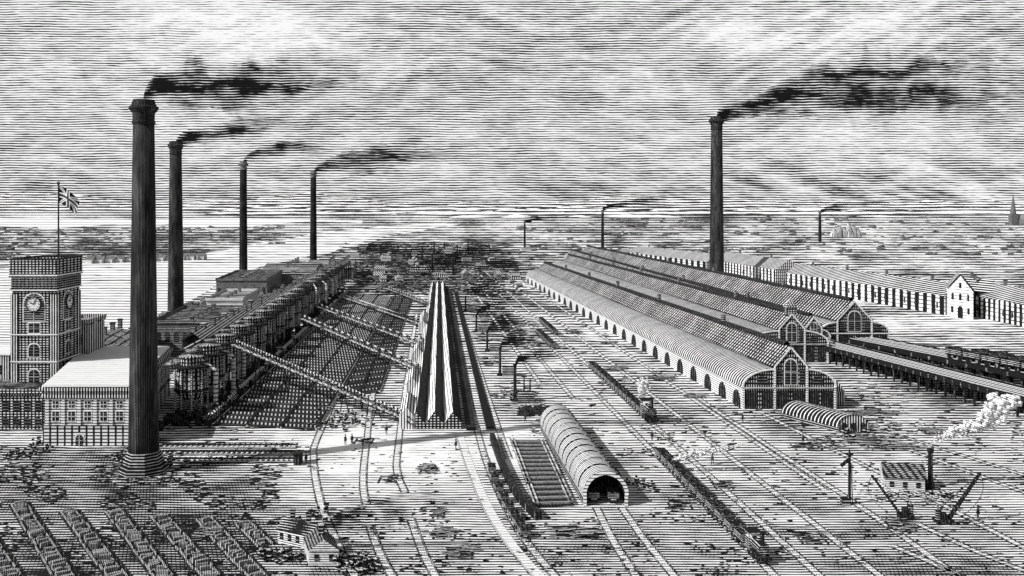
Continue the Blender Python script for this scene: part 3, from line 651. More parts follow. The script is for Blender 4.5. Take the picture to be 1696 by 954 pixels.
# ------------------------------------------------------------------ great rolling sheds
m_frontd=hatch('dark_gable_glazing',[(VX,.5),(Z,.9,.3)],.76,.2,.4)
def bigshed(label,a,c,w,xl,xr,ze,zm,zr,arc=True,arcade=True,narch=26,sz=.85,cup=False):
    a=Vector((a[0],a[1],0)); c=Vector((c[0],c[1],0))
    T=thing('rolling_mill_shed',label,'shed',a,'great iron rolling mill sheds')
    def quarter(x0,z0,x1,z1,n=8):
        return [(x0+(x1-x0)*(1-math.cos(math.pi/2*i/n)),z0+(z1-z0)*math.sin(math.pi/2*i/n)) for i in range(n+1)]
    left=[(-.3,ze-.15)]+quarter(0,ze,xl,zm-.7); right=[(w-x,z) for x,z in reversed([( -.3,ze-.15)]+quarter(0,ze,w-xr,zm-.7))]
    b=MB(); b.sheet(left,a,c,1,sz,seg=24); b.obj('barrel_roof',m_roof,T)
    b=MB(); b.sheet(right,a,c,1,sz,seg=24); b.obj('barrel_roof',m_roof,T)
    xm=(xl+xr)/2
    b=MB(); b.sheet([(xl-.6,zm-.3),(xm,zr)],a,c,1,sz,seg=24); b.obj('gable_roof',m_roof2,T)
    b=MB(); b.sheet([(xm,zr),(xr+.6,zm-.3)],a,c,1,sz,seg=24); b.obj('gable_roof',m_roof2,T)
    for x in (xl,xr): b=MB(); b.sheet([(x,zm-.9),(x,zm)],a,c,1,sz,seg=24); b.obj('clerestory_wall',m_ink,T)
    b=MB(); b.sheet([(xm-.6,zr-.5),(xm-.6,zr+.35),(xm,zr+.8),(xm+.6,zr+.35),(xm+.6,zr-.5)],a+Vector((0,3,0)),c,1,sz,seg=24); b.obj('ridge_lantern',m_ink,T)
    for t in (.12,.3,.47,.63,.8):
        o=(a+Vector((0,3,0))).lerp(c,t); zz=zr*(1+(sz-1)*t); b=MB(); b.cyl((o.x+xm,o.y,zz),(o.x+xm,o.y,zz+2.2),.6,8); b.obj('roof_vent',m_dark,T)
    poly=[(0,0),(w,0)]+[(x,z) for x,z in reversed(right)][1:]+[(xr,zm),(xm,zr-.15),(xl,zm)]+[(x,z) for x,z in reversed(left)][:-1]
    b=MB(); b.add([(a.x+x,a.y+.25,z) for x,z in poly],[tuple(range(len(poly)))]); b.obj('front_wall',m_frontd,T)
    b=MB(); seq=left[1:]+[(xl,zm-.1),(xm,zr-.1),(xr,zm-.1)]+right[:-1]
    for p,q in zip(seq[:-1],seq[1:]): b.beam((a.x+p[0],a.y+.1,p[1]-.05),(a.x+q[0],a.y+.1,q[1]-.05),.3,.35)
    b.obj('barge_board',m_trim,T)
    for x in (0.2,xl,xr,w-.2): b=MB(); b.beam((a.x+x,a.y+.05,0),(a.x+x,a.y+.05,zm-.5 if 0.5<x<w-.5 else ze),.4,.4); b.obj('pier',m_white,T)
    b=MB(); b.beam((a.x,a.y+.0,ze-.2),(a.x+w,a.y+.0,ze-.2),.3,.25); b.obj('lintel',m_white,T)
    P0,P1=(a.x,a.y+.25),(a.x+w,a.y+.25)
    def seg_open(x0,x1,n):
        for i in range(n):
            ww=(x1-x0)/n*.74; window(T,P0,P1,x0+(x1-x0)*(i+.5)/n,0,ww,ze-.9,False,m_ink,False,'doorway')
    seg_open(.4,xl,2); seg_open(xl+.2,xr-.2,2); seg_open(xr,w-.4,2)
    window(T,P0,P1,xm,ze+.5,(xr-xl)*.36,(zr-ze)*.62,True,m_glass,True)
    for s_ in (-1,1):
        window(T,P0,P1,xm+s_*(xr-xl)*.36,ze+.5,(xr-xl)*.16,(zm-ze)*.75,True,m_glass,False)
    window(T,P0,P1,xl*.62,ze+.4,xl*.34,(zm-ze)*.45,True,m_glass,False); window(T,P0,P1,w-(w-xr)*.62,ze+.4,(w-xr)*.34,(zm-ze)*.45,True,m_glass,False)
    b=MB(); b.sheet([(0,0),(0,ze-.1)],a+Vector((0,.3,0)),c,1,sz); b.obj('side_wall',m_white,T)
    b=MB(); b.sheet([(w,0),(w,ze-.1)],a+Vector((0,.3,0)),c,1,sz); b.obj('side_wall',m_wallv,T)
    if arcade:
        d=(c-a); L=d.length
        for i in range(narch):
            t=((i+.5)/narch)**1.15; pw=4.6+3.4*t
            window(T,(c.x,c.y),(a.x,a.y),L*(1-t),.02,pw,3.5*(1-.12*t),True,m_ink,False,'archway')
    b=MB()
    b.add([(c.x+x,c.y,z*sz) for x,z in poly],[tuple(range(len(poly)))]); b.obj('end_wall',m_wallv,T)
    if cup:
        p=Vector((a.x+xm,a.y+1.6,0)); b=MB(); b.box((p.x,p.y,zr+.6),(2.6,2.6,2.2)); b.add([(p.x-1.7,p.y-1.7,zr+1.7),(p.x+1.7,p.y-1.7,zr+1.7),(p.x+1.7,p.y+1.7,zr+1.7),(p.x-1.7,p.y+1.7,zr+1.7),(p.x,p.y,zr+4.0)],[(0,1,4),(1,2,4),(2,3,4),(3,0,4),(3,2,1,0)]); b.obj('cupola',m_wallx,T)
    return T
bigshed('huge arched and gabled shed with arcaded side wall',(48.6,209.8),(8.0,556),19.7,6.8,13.6,4.7,9.2,13.2,narch=26)
bigshed('long ridged mill shed with small cupola on gable',(64.5,272),(24.5,640),22,8.5,15.5,5.2,9.4,13.4,arcade=False,cup=True)
bigshed('long ridged mill shed with tall glazed gable front',(89.5,289),(46,740),20,5,15,6,9.8,15.2,arcade=False,cup=False)
bigshed('short gabled mill shed joined beside taller gable',(82.0,286),(40,760),9.5,2.5,7.0,5,8.0,11.0,arcade=False)
a=G(1388,716); T=thing('arched_hut','low arched hut with ribbed roof in front of sheds','hut',a)
pr=arcprof(0,6.0,.9,3.4,12); b=MB(); b.sheet(pr,a,Vector((54.6,202,0)),seg=6); b.obj('roof',hatch('ribbed_hut_roof',[('log',230)],.78,.25,.4,fine=(1,(1,1,1),.15)),T)
b=MB(); b.add([(a.x,a.y+.2,0),(a.x+6,a.y+.2,0)]+[(a.x+x,a.y+.2,z) for x,z in reversed(pr)],[tuple(range(15))]); b.obj('end_wall',m_wallv,T)
for u in (1.2,3,4.8): window(T,(a.x,a.y+.2),(a.x+6,a.y+.2),u,0,1.1,1.8,True,m_ink,False,'doorway')
for s_ in (.02,5.98): b=MB(); b.sheet([(s_,0),(s_,1.0)],a,Vector((54.6,202,0))); b.obj('side_wall',m_dark,T)
house('lean_to_shed','small ribbed roofed lean-to beside the great shed','shed',[(68.2,214),(71.5,214),(66.5,250),(63.2,250)],3.0,'gy',2.2,wm=m_wallv,rm=m_rib)

# ------------------------------------------------------------------ viaduct
def viaduct(a,c,w,z,label,n):
    a=Vector(a);c=Vector(c); T=thing('timber_viaduct',label,'viaduct',(a.x,a.y,0),'raised timber viaducts')
    b=MB(); b.beam(a+Vector((0,0,z)),c+Vector((0,0,z)),w,.9); b.obj('deck',m_ink,T)
    d=(c-a).normalized(); u=Vector((-d.y,d.x,0))
    for i in range(n+1):
        p=a.lerp(c,i/n); b=MB()
        for s in (-1,0,1): b.beam(p+u*s*w*.42,p+u*s*w*.42+Vector((0,0,z)),.4)
        b.beam(p-u*w*.45+Vector((0,0,z-.9)),p+u*w*.45+Vector((0,0,z-.9)),.3); b.obj('trestle',m_ink,T)
    for s in (-1,1):
        b=MB(); b.beam(a+u*s*w*.48+Vector((0,0,z+.75)),c+u*s*w*.48+Vector((0,0,z+.75)),.22,.25); b.obj('parapet_beam',m_dark,T)
    for s in (-.38,-.24,-.07,.07,.24,.38):
        b=MB(); b.beam(a+u*s*w+Vector((0,0,z+.5)),c+u*s*w+Vector((0,0,z+.5)),.16,.1); b.obj('deck_rail',m_trim,T)
    return T
viaduct((87,284,0),(112,178,0),8.5,3.8,'long black timber viaduct on trestle legs',34)
viaduct((100,288,0),(133,190,0),11,4.2,'second dark timber viaduct carrying coal wagons',26)

# ------------------------------------------------------------------ terrace row on the far right
def row(xa,ya,xb,yb,dep,hw,rh,n,label,chim):
    a,c=G(xa,ya),G(xb,yb); d=(c-a).normalized(); u=Vector((-d.y,d.x,0)); 
    if u.y<0: u=-u
    return house('terrace_row',label,'building',[a,c,c+u*dep,a+u*dep],hw,'gx',rh,wm=m_wallfar,rm=m_rooffar,wins=[(0,n,2.4,1.0,2.4,True)],chim=chim,group='long terraces beyond the sheds')
row(1302,476,1562,522,13,7.5,5.0,18,'long slate roofed terrace with many tall windows',4)
row(1040,433,1170,452,16,7,5,7,'long distant slate roofed terrace row',3)
row(1184,452,1285,471,15,8,5.5,7,'long slate roofed terrace with hatched walls',2)
row(1612,524,1790,562,13,8,5.0,11,'slate roofed terrace continuing past the gatehouse',3)
a,c=G(1570,524),G(1612,530); 
T=house('gatehouse','pale gabled gatehouse with small windows','building',[a,c,(c.x+5,c.y+14),(a.x+5,a.y+14)],11,'gy',5.5,wm=hatch('gate_white',[(Z,1.2)],.16,.2,.3),rm=m_rooffar,over=.05,chim=0)
gw=(c-a).length
for u in (.2,.5,.8): window(T,a,c,gw*u,6.8,1.3,2.6,True,m_ink,False)
for u in (.18,.82): window(T,a,c,gw*u,1.8,1.2,2.4,False,m_ink,False)
window(T,a,c,gw*.5,0,2.6,4.6,True,m_ink,False,'doorway'); window(T,a,c,gw*.5,11.4,1.2,2.2,True,m_ink,False)
b=MB(); ap=(a+c)/2
for e in (a,c): b.beam(e+Vector((0,-.2,11)),ap+Vector((0,-.2,16.6)),.4,.5)
b.obj('barge_board',m_ink,T)
house('gatehouse_wing','slate roofed wing behind the gatehouse','building',[(a.x+6,a.y+6),(c.x+10,c.y+2),(c.x+16,c.y+20),(a.x+12,a.y+24)],10,'gx',4.5,wm=m_wallfar,rm=m_rooffar,chim=2)
DS=[(1030,424,14,4),(1050,425,10,5),(1130,440,18,4)]
for i in range(50):
    x=RB.gauss(715,80); y=RB.uniform(410,470)
    if x<610 and y>430: continue
    if 700<x<760 and y>462: continue
    DS.append((x,y,RB.uniform(4,9),RB.uniform(2.0,4)))
for (x,y,w,h) in DS:
    p=G(x,y); w*=p.y/900; house('distant_shed','small dark distant shed on the plain','shed',[(p.x,p.y),(p.x+w,p.y),(p.x+w-2,p.y+12),(p.x-2,p.y+12)],h*.8,RB.choice(('gx','gy')),h*.6,wm=RB.choice((m_wallfar,m_wall,m_dark)),rm=m_rooffar,group='distant works sheds')
for i in range(12):
    x=RB.uniform(610,850); y=RB.uniform(412,455); p=G(x,y); h=RB.uniform(6,11); b=MB(); b.lathe(p,[(.8,0),(.55,h),(.8,h),(.8,h+.8)],8); tag(b.obj('distant_stack',m_ink),'thin distant works stack standing in haze','chimney','distant works stacks')
for x,y in ((605,420),(660,428),(715,440),(770,430),(690,458),(800,452)):
    p=G(x,y); plume(p,p.y,[(x-14,y-6,7,.9),(x+10,y-11,12,.95),(x+45,y-15,16,.9),(x+110,y-20,16,.7)],'low dark haze of smoke over the distant works',dens=.9,sp_px=3.8)
b=MB()
for i in range(1500):
    x=RB.gauss(720,100); y=RB.uniform(403,486)
    if 704<x<748 and y>468 or x<565: continue
    p=G(x,y); b.blob(p+Vector((0,0,.3)),RB.uniform(.3,1.1)*p.y/700,(2.6,1,.6),n1=6,n2=4,amp=.6)
tag(b.obj('far_clutter',m_dark),'dark clutter and scrub around distant works','clutter',kind='stuff')
for i,(x,h) in enumerate(((1382,8),(1390,12),(1398,9),(1406,14),(1414,12),(1420,9))):
    p=G(x,392); b=MB(); b.lathe(p,[(6,0),(6,h*.5),(4.5,h*.8),(2.2,h*1.1),(2.2,h*1.3)],10); tag(b.obj('bottle_kiln',m_wallfar),'distant bottle shaped kiln on the plain','kiln','distant kilns')
p=G(1678,372); T=thing('church','distant church with tall thin spire','church',p)
b=MB(); b.box((p.x,p.y,12),(14,14,24)); b.obj('tower',m_dark,T); b=MB(); b.lathe(p+Vector((0,0,24)),[(7,0),(.3,44)],8); b.obj('spire',m_dark,T)
b=MB(); b.box((p.x+25,p.y+5,6),(36,20,12)); b.add([(p.x+7,p.y-5,12),(p.x+43,p.y-5,12),(p.x+43,p.y+15,12),(p.x+7,p.y+15,12),(p.x+7,p.y+5,22),(p.x+43,p.y+5,22)],[(0,1,5,4),(2,3,4,5),(0,4,3),(1,2,5)]); b.obj('nave',m_rooffar,T)
b=MB()
for i in range(1700):
    if RB.random()<.6: x=RB.uniform(-250,470); y=RB.choice((384,396,410,426))+RB.gauss(0,3.0)-max(0,x-150)*.02+3*math.sin(x*.02)
    else: x=RB.uniform(860,1696); y=RB.choice((366,376,388,404,416))+RB.gauss(0,2)+(x-1300)*.01+3*math.sin(x*.013)
    if x>300 and x<600 and y>404: continue
    if noise.noise(Vector((x*.02,y*.08,2)))<-.1: continue
    p=G(x,y); b.blob(p+Vector((0,0,.5)),RB.uniform(.8,2.2)*p.y/1500,(3.0,1,.9),n1=6,n2=4,amp=.6)
tag(b.obj('woodland',m_dark),'dark low hedges and woodland on the plain','woodland',kind='stuff')
for i in range(12):
    x=140+i*17; p=G(x,437-i*.6); house('shore_cottage','tiny pale cottage on the river bank','cottage',[(p.x,p.y),(p.x+5,p.y),(p.x+5,p.y+8),(p.x,p.y+8)],3.2,'gx',2.2,wm=m_white,rm=m_dark,group='cottages along the river bank')

# ------------------------------------------------------------------ wagons and locomotives
wag=thing('coal_wagon','open dark coal wagon on the railway track','wagon',(0,0,0),'coal wagons in the yard')
b=MB()
for s in (-1,1): b.box((0,s*.85,1.35),(3.4,.12,1.1)); b.box((s*1.66,0,1.35),(.12,1.6,1.1))
b.box((0,0,.85),(3.4,1.6,.12)); b.obj('body',m_inkobj,wag,local=True)
b=MB(); b.blob((0,0,1.5),.8,(1.9,.95,.75),n1=10,n2=6); b.obj('coal_load',m_ink,wag,local=True)
b=MB(); b.box((0,0,.68),(3.7,.9,.2)); b.box((2.0,0,.68),(.5,.15,.15)); b.obj('chassis',m_inkobj,wag,local=True)
for x in (-1,1):
    for y in (-.68,.68): b=MB(); b.cyl((x,y-.06,.42+.05),(x,y+.06,.47),.42,12); b.obj('wheel',m_ink,wag,local=True)
loc=thing('steam_locomotive','small black tank locomotive with tall chimney','locomotive',(0,0,0),'steam locomotives')
b=MB(); b.cyl((-2.2,0,1.75),(1.2,0,1.75),.72,16); b.obj('boiler',m_inkobj,loc,local=True)
b=MB(); b.lathe((-1.8,0,2.3),[(.22,0),(.2,1.3),(.36,1.4),(.36,1.7)],10); b.obj('chimney',m_ink,loc,local=True)
b=MB(); b.lathe((-.3,0,2.3),[(.35,0),(.35,.4),(.15,.65)],10); b.obj('steam_dome',m_inkobj,loc,local=True)
b=MB(); b.box((1.9,0,1.5),(1.6,1.7,1.5)); 
for x in (1.2,2.6):
    for y in (-.8,.8): b.box((x,y,2.5),(.12,.12,.7))
b.box((1.9,0,2.9),(1.9,1.9,.12)); b.obj('cab',m_inkobj,loc,local=True)
b=MB(); b.box((0,0,.85),(5.4,1.6,.25)); b.box((-2.7,0,.8),(.2,1.9,.4)); b.obj('frame',m_ink,loc,local=True)
for x in (-1.7,-.1,1.6):
    for y in (-.7,.7): b=MB(); b.cyl((x,y-.08,.6),(x,y+.08,.6),.52,14); b.obj('wheel',m_ink,loc,local=True)
ang=math.atan2(1,-.1)
def lx(x122,d): return x122+S*(d-122)
wag.location=(lx(29.8,167.5),167.5,.12); wag.rotation_euler=(0,0,ang); wag.scale=(1,.9,.9)
def wg(x,y,z,a_,k=1.0):
    c_=clone(wag,(x,y,z),a_); c_.scale=(k,.9*k,.9*k); return c_
for i in range(1,11): d=167.5-i*4.15; wg(lx(29.8,d),d,.12,ang)
loc.location=(lx(29.8,121.0),121.0,.12); loc.rotation_euler=(0,0,ang); loc.scale=(.95,.9,.95)
l2=clone(loc,(lx(35,198.5),198.5,.12),ang,1.25,'small black tank locomotive puffing white steam')
for i in range(14): d=205.0+i*4.3; wg(lx(35,d),d,.12,ang)
for i in range(9): d=330+i*4.3; wg(lx(35,d),d,.12,ang)
for i in range(8): d=300+i*4.3; wg(lx(29.8,d),d,.12,ang)
pts=[G(812,775),G(822,808),G(838,840),G(855,868),G(872,896)]
for i in range(len(pts)-1):
    for k in (0,.5):
        p=pts[i].lerp(pts[i+1],k+.25); d=pts[i+1]-pts[i]; wg(p.x,p.y,.02,math.atan2(d.y,d.x),.75)
a=Vector((100,288,0));c=Vector((133,190,0)); va=math.atan2(c.y-a.y,c.x-a.x)
for i in range(9):
    p=a.lerp(c,.40+i*.058); wg(p.x-2.4,p.y-.8,4.66,va,1.55)
for i in range(9):
    p=a.lerp(c,.44+i*.058); wg(p.x+1.6,p.y+.6,4.66,va,1.55)
p=a.lerp(c,.93); clone(loc,(p.x-2.4,p.y-.8,4.66),va,1.6,'black locomotive standing on the raised viaduct')
wg(11.8,145,.1,math.pi/2,.95); wg(14.6,144.6,.1,math.pi/2,.95)
steam([(1062,655,4),(1064,645,7),(1068,636,9)],196,'white steam puff above a moving locomotive')
steam([(1115,762,4),(1145,752,6),(1190,745,5),(1230,735,3)],160,'thin white steam drifting over the track')

# ------------------------------------------------------------------ signal, cranes, hut
p=G(1407,836); T=thing('signal_post','black railway signal post with drooping arm','signal post',p)
b=MB(); b.cyl(p,p+Vector((0,0,7.4)),.24,8,.18); b.obj('post',m_ink,T)
b=MB(); b.beam(p+Vector((0,-.2,6.7)),p+Vector((-1.3,-.2,5.6)),.12,.5); b.obj('signal_arm',m_ink,T)
b=MB(); b.box((p.x,p.y,7.3),(1.0,.5,.18)); b.lathe(p+Vector((0,0,7.4)),[(.2,0),(.05,.6)],8); b.obj('finial',m_ink,T)
b=MB(); b.box((p.x-.6,p.y,.5),(1.2,1.0,1.0)); b.obj('lever_box',m_dark,T)
b=MB()
for s in (-.18,.18): b.beam(p+Vector((.45+s*.2,s,0)),p+Vector((.25,s,6)),.06)
for i in range(14): b.beam(p+Vector((.44,-.18,.4*i+.3)),p+Vector((.44,.18,.4*i+.3)),.05)
b.obj('ladder',m_ink,T)
def crane(p,tip,label,s=1.0):
    T=thing('steam_crane',label,'crane',p,'jib cranes in the yard'); tip=Vector(tip)
    b=MB(); b.box((p.x,p.y,.6),(2.4*s,1.5,.25)); b.obj('carriage',m_ink,T)
    for x in (-.8,.8):
        for y in (-.6,.6): b=MB(); b.cyl((p.x+x*s,p.y+y-.06,.32),(p.x+x*s,p.y+y+.06,.32),.32,12); b.obj('wheel',m_ink,T)
    dx=1 if tip.x>p.x else -1
    b=MB(); b.cyl(p+Vector((-dx*.7,0,.7)),p+Vector((-dx*.7,0,1.9)),.36,12); b.cyl(p+Vector((-dx*.7,0,1.9)),p+Vector((-dx*.7,0,2.5)),.1,8); b.obj('boiler',m_inkobj,T)
    b=MB(); b.box((p.x,p.y,1.1),(.8,.9,.8)); b.cyl(p+Vector((0,-.6,1.2)),p+Vector((0,.6,1.2)),.35,12); b.obj('winch_house',m_ink,T)
    f=p+Vector((dx*.8,0,.8))
    b=MB()
    for y in (-.35,.35):
        b.beam(f+Vector((0,y,0)),tip+Vector((0,y*.3,0)),.15,.28)
    for i in range(9):
        t=i/8; m=f.lerp(tip,t); k=.35*(1-t*.7); b.beam(m+Vector((0,-k,0)),m+Vector((0,k,0)),.08)
        m2=f.lerp(tip,min(1,t+.1)); b.beam(m+Vector((0,-k,0)),m2+Vector((0,k,0)),.08)
    b.obj('jib',m_ink,T)
    b=MB(); m=p+Vector((-dx*.3,0,2.2)); b.beam(m,tip,.07); b.beam(p+Vector((-dx*.3,0,1.4)),m,.14); b.obj('stay_cable',m_ink,T)
    b=MB(); pr=None
    for i in range(9):
        t=i/8; q=tip.lerp(p+Vector((dx*2.6,0,1.0)),t)+Vector((dx*1.4*math.sin(math.pi*t),0,0)); 
        if pr is not None: b.beam(pr,q,.06)
        pr=q
    b.blob(pr,.2,amp=0); b.obj('hoist_rope',m_ink,T)
p=G(1500,860); crane(p,(p.x-4.6,p.y,6.0),'small black jib crane leaning over the yard',.8)
p=G(1562,868); crane(p,(p.x+5.0,p.y,6.9),'black jib crane with raised jib and hanging rope',1.0)
a=G(1466,812); T=house('yard_hut','small gabled yard hut with hatched walls','hut',[(a.x,a.y),(a.x+5.6,a.y-1.0),(a.x+6.8,a.y+4),(a.x+1.2,a.y+5)],1.9,'gx',1.7,wm=m_nw,rm=m_nroof,wins=[(0,3,.6,.6,.8,False)])
p=G(1541,808); b=MB(); b.lathe(p,[(.6,0),(.55,.8),(.38,1.0),(.33,5.4),(.5,5.5),(.5,6.0)],12); b.box((p.x-1.2,p.y,.6),(2.2,1.6,1.2)); tag(b.obj('boiler_stack',m_ink),'thin black iron stack puffing white steam','boiler stack')
steam([(1545,732,4),(1570,720,8),(1605,708,10),(1640,692,16),(1655,672,16),(1680,664,11)],p.y,'billowing white steam rising from thin stack')
b=MB()
for i in range(90):
    q=G(random.uniform(1450,1590),random.uniform(814,832)); b.blob(q+Vector((0,0,.1)),random.uniform(.12,.34),(1.4,1,.8))
tag(b.obj('scrap_heap',m_dark),'dark heap of scrap around the yard hut','scrap heap',kind='stuff')
def stackpile(x,y,w,h,label='stacked pile of iron rails on the ground',n=8,ang=0):
    p=G(x,y); T=thing('rail_stack',label,'rail stack',p,'stacks of rails in the yard'); k=p.y/F; L=w*k
    b=MB(); nr=random.Random(int(x+y))
    for j in range(h):
        for i in range(n): 
            LL=L*nr.uniform(.3,.6); b.box((p.x+nr.uniform(-.35,.35)*L,p.y+i*.55,.2+j*.22),(LL,.18,.18),ang+nr.uniform(-.3,.3))
    b.obj('rail_bundle',m_inkobj,T)
    b=MB()
    for s in (-.35,0,.35): b.box((p.x+s*L,p.y+n*.22,.05),(.25,n*.5,.1),ang)
    b.obj('bearer',m_ink,T)
for a in ((955,893,90,3),(735,892,50,2),(760,925,60,2),(708,785,36,3),(1455,688,90,2),(1480,745,100,3),(1430,735,60,2),(950,552,30,3),(1100,630,40,3),(1020,615,40,3),(1155,660,40,2),(1340,745,60,1),(1560,720,60,2),(600,735,40,1),(1130,845,50,1),(725,858,24,2),(330,895,40,2),(1600,590,60,2),(1550,575,50,2),(1010,570,30,2),(1350,900,60,1),(1500,880,50,2),(640,800,40,1),(1200,810,40,1)): stackpile(*a[:4])
# ------------------------------------------------------------------ iron stacks at lower left
rowsL=[((-60,835),(20,960)),((30,836),(108,960)),((112,848),(196,960)),((188,848),(272,960)),((262,855),(352,960)),((336,860),(428,960)),((402,868),(440,905))]
for (p,q) in rowsL:
    A=G(*p);B=G(*q); T=thing('pig_iron_row','long row of stacked pig iron bars','pig iron stack',A,'rows of stacked pig iron'); L=(B-A).length; d=(B-A)/L; u=Vector((-d.y,d.x,0)); ang2=math.atan2(d.y,d.x)
    b=MB(); strip(b,[A,A.lerp(B,.5),B],.2,2.9,0,.06); b.obj('cinder_bed',m_ink,T)
    b=MB(); n=int(L/1.15)
    for i in range(n):
        c=A+d*(i+.5)*L/n; hh=random.uniform(.2,.7)
        b.box((c.x+random.uniform(-.3,.3),c.y,hh/2+.05),(random.uniform(.2,.6),random.uniform(.7,1.7),hh),ang2+random.uniform(-.5,.5))
        if random.random()<.8: b.box((c.x+random.uniform(-1.2,1.2),c.y,.2),(random.uniform(.5,1.2),.16,.2),random.uniform(0,3))
    b.obj('iron_bar_stack',m_bar,T,stuff=True)
    for s in (-.95,.95):
        b=MB(); k=0.0
        while k<L-1:
            l=random.uniform(1.5,5); e=min(L,k+l); o_=u*(s+random.uniform(-.12,.12)); b.beam(A+d*k+o_+Vector((0,0,.15)),A+d*e+o_*1.02+Vector((0,0,.15)),.15,.3); k=e+random.uniform(.1,1.0)
        b.obj('side_beam',m_bar,T,stuff=True)
for i,(y,x0,x1) in enumerate(((741,268,492),(752,268,490),(764,262,488))):
    A,B=G(x0,y),G(x1,y); T=thing('ingot_rack','low timber rack of iron ingots','rack',A,'ingot racks near the chimney')
    b=MB(); b.beam(A+Vector((0,0,.5)),B+Vector((0,0,.5)),.3,.25); b.obj('top_beam',m_ink,T)
    b=MB(); n=26
    for k in range(n): c=A.lerp(B,(k+.5)/n); b.beam(c+Vector((0,-.7,.1)),c+Vector((0.4,.7,.5)),.25,.22)
    b.obj('ingot_row',m_wall,T,stuff=True)
    b=MB(); b.beam(A+Vector((0,-.9,.15)),B+Vector((0,-.9,.15)),.25,.3); b.obj('bottom_beam',m_dark,T)
p=G(494,768); b=MB(); b.box((p.x,p.y,.9),(1.0,2.4,1.8)); b.box((p.x,p.y,1.9),(1.4,2.8,.2)); tag(b.obj('rack_shelter',m_ink),'small black shelter at end of ingot racks','shelter')
# ------------------------------------------------------------------ cottage cluster
a=G(512,938); T=house('cottage','small cottage with pale gable wall and chimney','cottage',[(a.x,a.y),(a.x+3.5,a.y),(a.x+2.0,a.y+4.5),(a.x-1.5,a.y+4.5)],1.9,'gy',1.3,wm=m_nw,rm=m_nroof,wins=[(0,2,.7,.5,.8,False)],chim=1,over=.25,cs=.55)
a=G(460,899); T=house('cottage','long low cottage with dark slate roof','cottage',[(a.x,a.y),(a.x+4.6,a.y-2.6),(a.x+5.8,a.y+.2),(a.x+1.2,a.y+2.8)],1.7,'gx',1.2,wm=m_nw,rm=m_nroof,wins=[(0,4,.6,.5,.8,False)],chim=2,over=.25,cs=.55)
p=G(530,912); b=MB(); b.lathe(p,[(.5,0),(.42,.4),(.3,2.6),(.42,2.7),(.42,2.9)],10); tag(b.obj('cottage_stack',m_ink),'short round chimney stack beside the cottages','chimney stack')
plume(p,p.y,[(530,878,4,1.5),(545,868,11,1.4),(590,858,20,1.2),(640,848,26,1.05),(700,838,27,.9),(820,824,22,.6)],'dark smoke drifting low from a cottage chimney')
# ------------------------------------------------------------------ rubble, scrub
b=MB(); R=random.Random(5)
def scatter(n,x0,x1,y0,y1,s0=.15,s1=.5):
    for _ in range(n):
        x=R.uniform(x0,x1);y=R.uniform(y0,y1)
        if noise.noise(Vector((x*.012,y*.03,4)))<-.05: continue
        p=G(x,y); k=p.y/150; b.blob(p+Vector((0,0,.05)),R.uniform(s0,s1)*k,(R.uniform(1.2,3.2),.7,.5),n1=6,n2=3,amp=.6)
scatter(1500,-40,460,770,840,.1,.34); scatter(1700,-40,500,840,960,.08,.28); scatter(700,420,860,840,960,.07,.24); scatter(2000,1050,1720,620,960,.07,.26)
scatter(600,860,1250,850,960,.07,.24); scatter(800,880,1250,500,760,.1,.28); scatter(260,0,560,700,780,.12,.34); scatter(150,600,700,560,715,.12,.3); scatter(500,1300,1696,600,720,.15,.4); scatter(420,780,900,480,690,.15,.4); scatter(350,540,1000,720,850,.06,.2); scatter(300,1330,1480,690,740,.1,.35)
tag(b.obj('rubble',m_dark),'scattered dark rubble and scrub over the yard','rubble',kind='stuff')
b=MB()
for (x,y,n) in ((565,690,30),(548,705,24),(590,700,20),(520,855,10),(600,945,50),(585,930,30),(460,925,30),(208,760,20),(280,765,14),(1050,805,18),(850,655,20),(1555,826,10),(60,745,20),(20,760,20),(1410,722,20)):
    for i in range(n):
        p=G(x+random.gauss(0,16),y+random.gauss(0,5)); b.blob(p+Vector((0,0,random.uniform(.1,.9))),random.uniform(.18,.45),n1=7,n2=5,amp=.6)
tag(b.obj('scrub',m_dark),'clumps of dark scrub beside the sidings','scrub',kind='stuff')

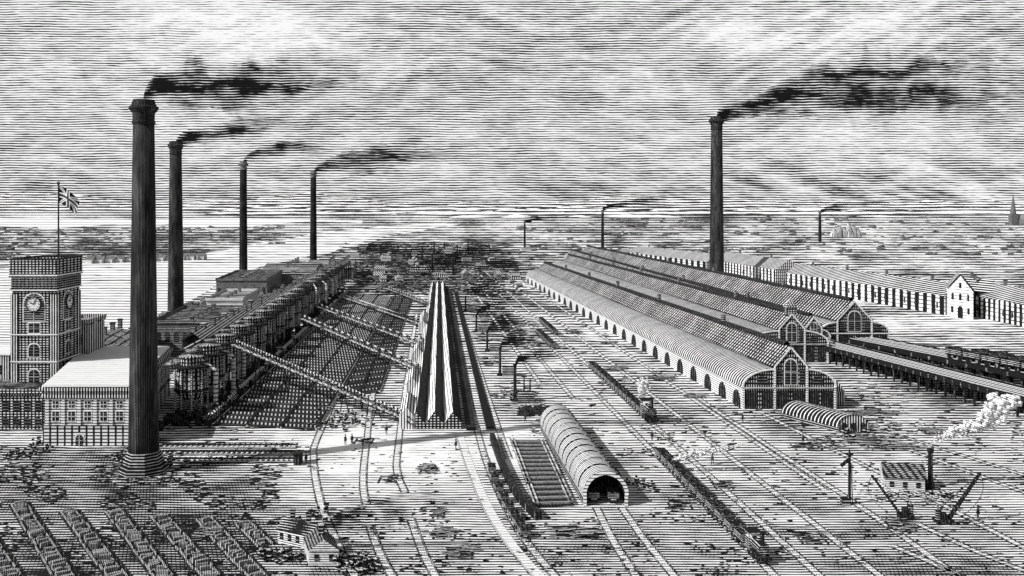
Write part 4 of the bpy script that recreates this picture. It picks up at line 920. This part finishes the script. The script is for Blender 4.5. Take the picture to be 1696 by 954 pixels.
# ------------------------------------------------------------------ people
def person(p,label,rz=0,stride=.25,arm=.3):
    T=thing('person',label,'person',p,'workmen in the yard'); T.rotation_euler=(0,0,rz)
    V=[(0,0,.95),(0,0,1.15),(0,0,1.42),(0,0,1.52),(0,0,1.62),(0,.02,1.76),
       (.1,0,.92),(.12,stride*.5,.5),(.12,stride*.3,.08),(.12,stride*.3+.16,.04),(-.1,0,.92),(-.12,-stride*.3,.5),(-.12,-stride,.1),(-.12,-stride+.16,.04),
       (.2,0,1.43),(.27,-.05,1.15),(.3,arm*.6,.93),(.3,arm*.8,.84),(-.2,0,1.43),(-.27,.02,1.15),(-.3,.12,.92),(-.3,.15,.83)]
    E=[(0,1),(1,2),(2,3),(3,4),(4,5),(0,6),(6,7),(7,8),(8,9),(0,10),(10,11),(11,12),(12,13),(2,14),(14,15),(15,16),(16,17),(2,18),(18,19),(19,20),(20,21)]
    Rr=[.15,.15,.16,.07,.1,.09,.1,.075,.055,.045,.1,.075,.055,.045,.075,.055,.04,.045,.075,.055,.04,.045]
    me=bpy.data.meshes.new('body'); me.from_pydata(V,E,[]); o=bpy.data.objects.new('body',me); col.objects.link(o); o.parent=T
    md=o.modifiers.new('Skin','SKIN')
    sv=me.skin_vertices[0].data
    for i,r in enumerate(Rr): sv[i].radius=(r,r*.85)
    sv[0].use_root=True
    o.modifiers.new('Sub','SUBSURF').levels=1; me.materials.append(m_cloth)
    b=MB(); b.lathe((0,0,0),[(.27,.78),(.22,1.0),(.2,1.3),(.16,1.48),(.08,1.53)],12); b.obj('coat',m_cloth,T,local=True)
    b=MB(); b.lathe((0,.02,1.78),[(.17,0),(.17,.02),(.11,.03),(.1,.14)],10); b.obj('cap',m_ink,T,local=True)
    return T
person(G(583,736),'workman in dark coat and cap walking',0.6)
person(G(572,737),'workman in dark coat standing beside another',-.5,.05)
person(G(507,768),'workman in dark coat standing by ingot racks',1,.05)
for x,y,r in ((600,682,2),(608,690,0),(1230,700,1.2),(640,720,.4),(755,745,1),(870,700,2),(1080,730,.3),(1330,735,1.6),(1620,860,.8),(1180,770,2.2)):
    person(G(x,y),'workman in dark clothes walking across the yard',r)
person(G(1492,588),'workman in dark coat standing near the viaduct',0,.05)

# ------------------------------------------------------------------ world, sun, camera
sv=Vector((-.80,-.42,.70)).normalized()
w=bpy.data.worlds.new('World'); scene.world=w; w.use_nodes=True; nt=w.node_tree; bg=nt.nodes['Background']
sky=nt.nodes.new('ShaderNodeTexSky'); sky.sky_type='NISHITA'; sky.sun_disc=False; sky.sun_elevation=math.asin(sv.z); sky.sun_rotation=math.atan2(sv.x,sv.y)
bw=nt.nodes.new('ShaderNodeRGBToBW'); nt.links.new(sky.outputs[0],bw.inputs[0]); nt.links.new(bw.outputs[0],bg.inputs[0]); bg.inputs[1].default_value=.1
ld=bpy.data.lights.new('sun','SUN'); ld.energy=4.6; ld.angle=math.radians(.5); ld.color=(1,.995,.985); lo=bpy.data.objects.new('sun',ld); col.objects.link(lo); lo.rotation_euler=(-sv).to_track_quat('-Z','Y').to_euler(); lo.location=(-50,-50,150)
cd=bpy.data.cameras.new('camera'); co=bpy.data.objects.new('camera',cd); col.objects.link(co); co.location=(0,0,H); co.rotation_euler=(math.radians(90),0,0)
cd.sensor_width=36; cd.lens=35; cd.shift_y=-(477-HY)/1696; cd.clip_end=80000; cd.clip_start=1; scene.camera=co
scene.view_settings.view_transform='Standard'; scene.view_settings.look='None'; scene.view_settings.exposure=0
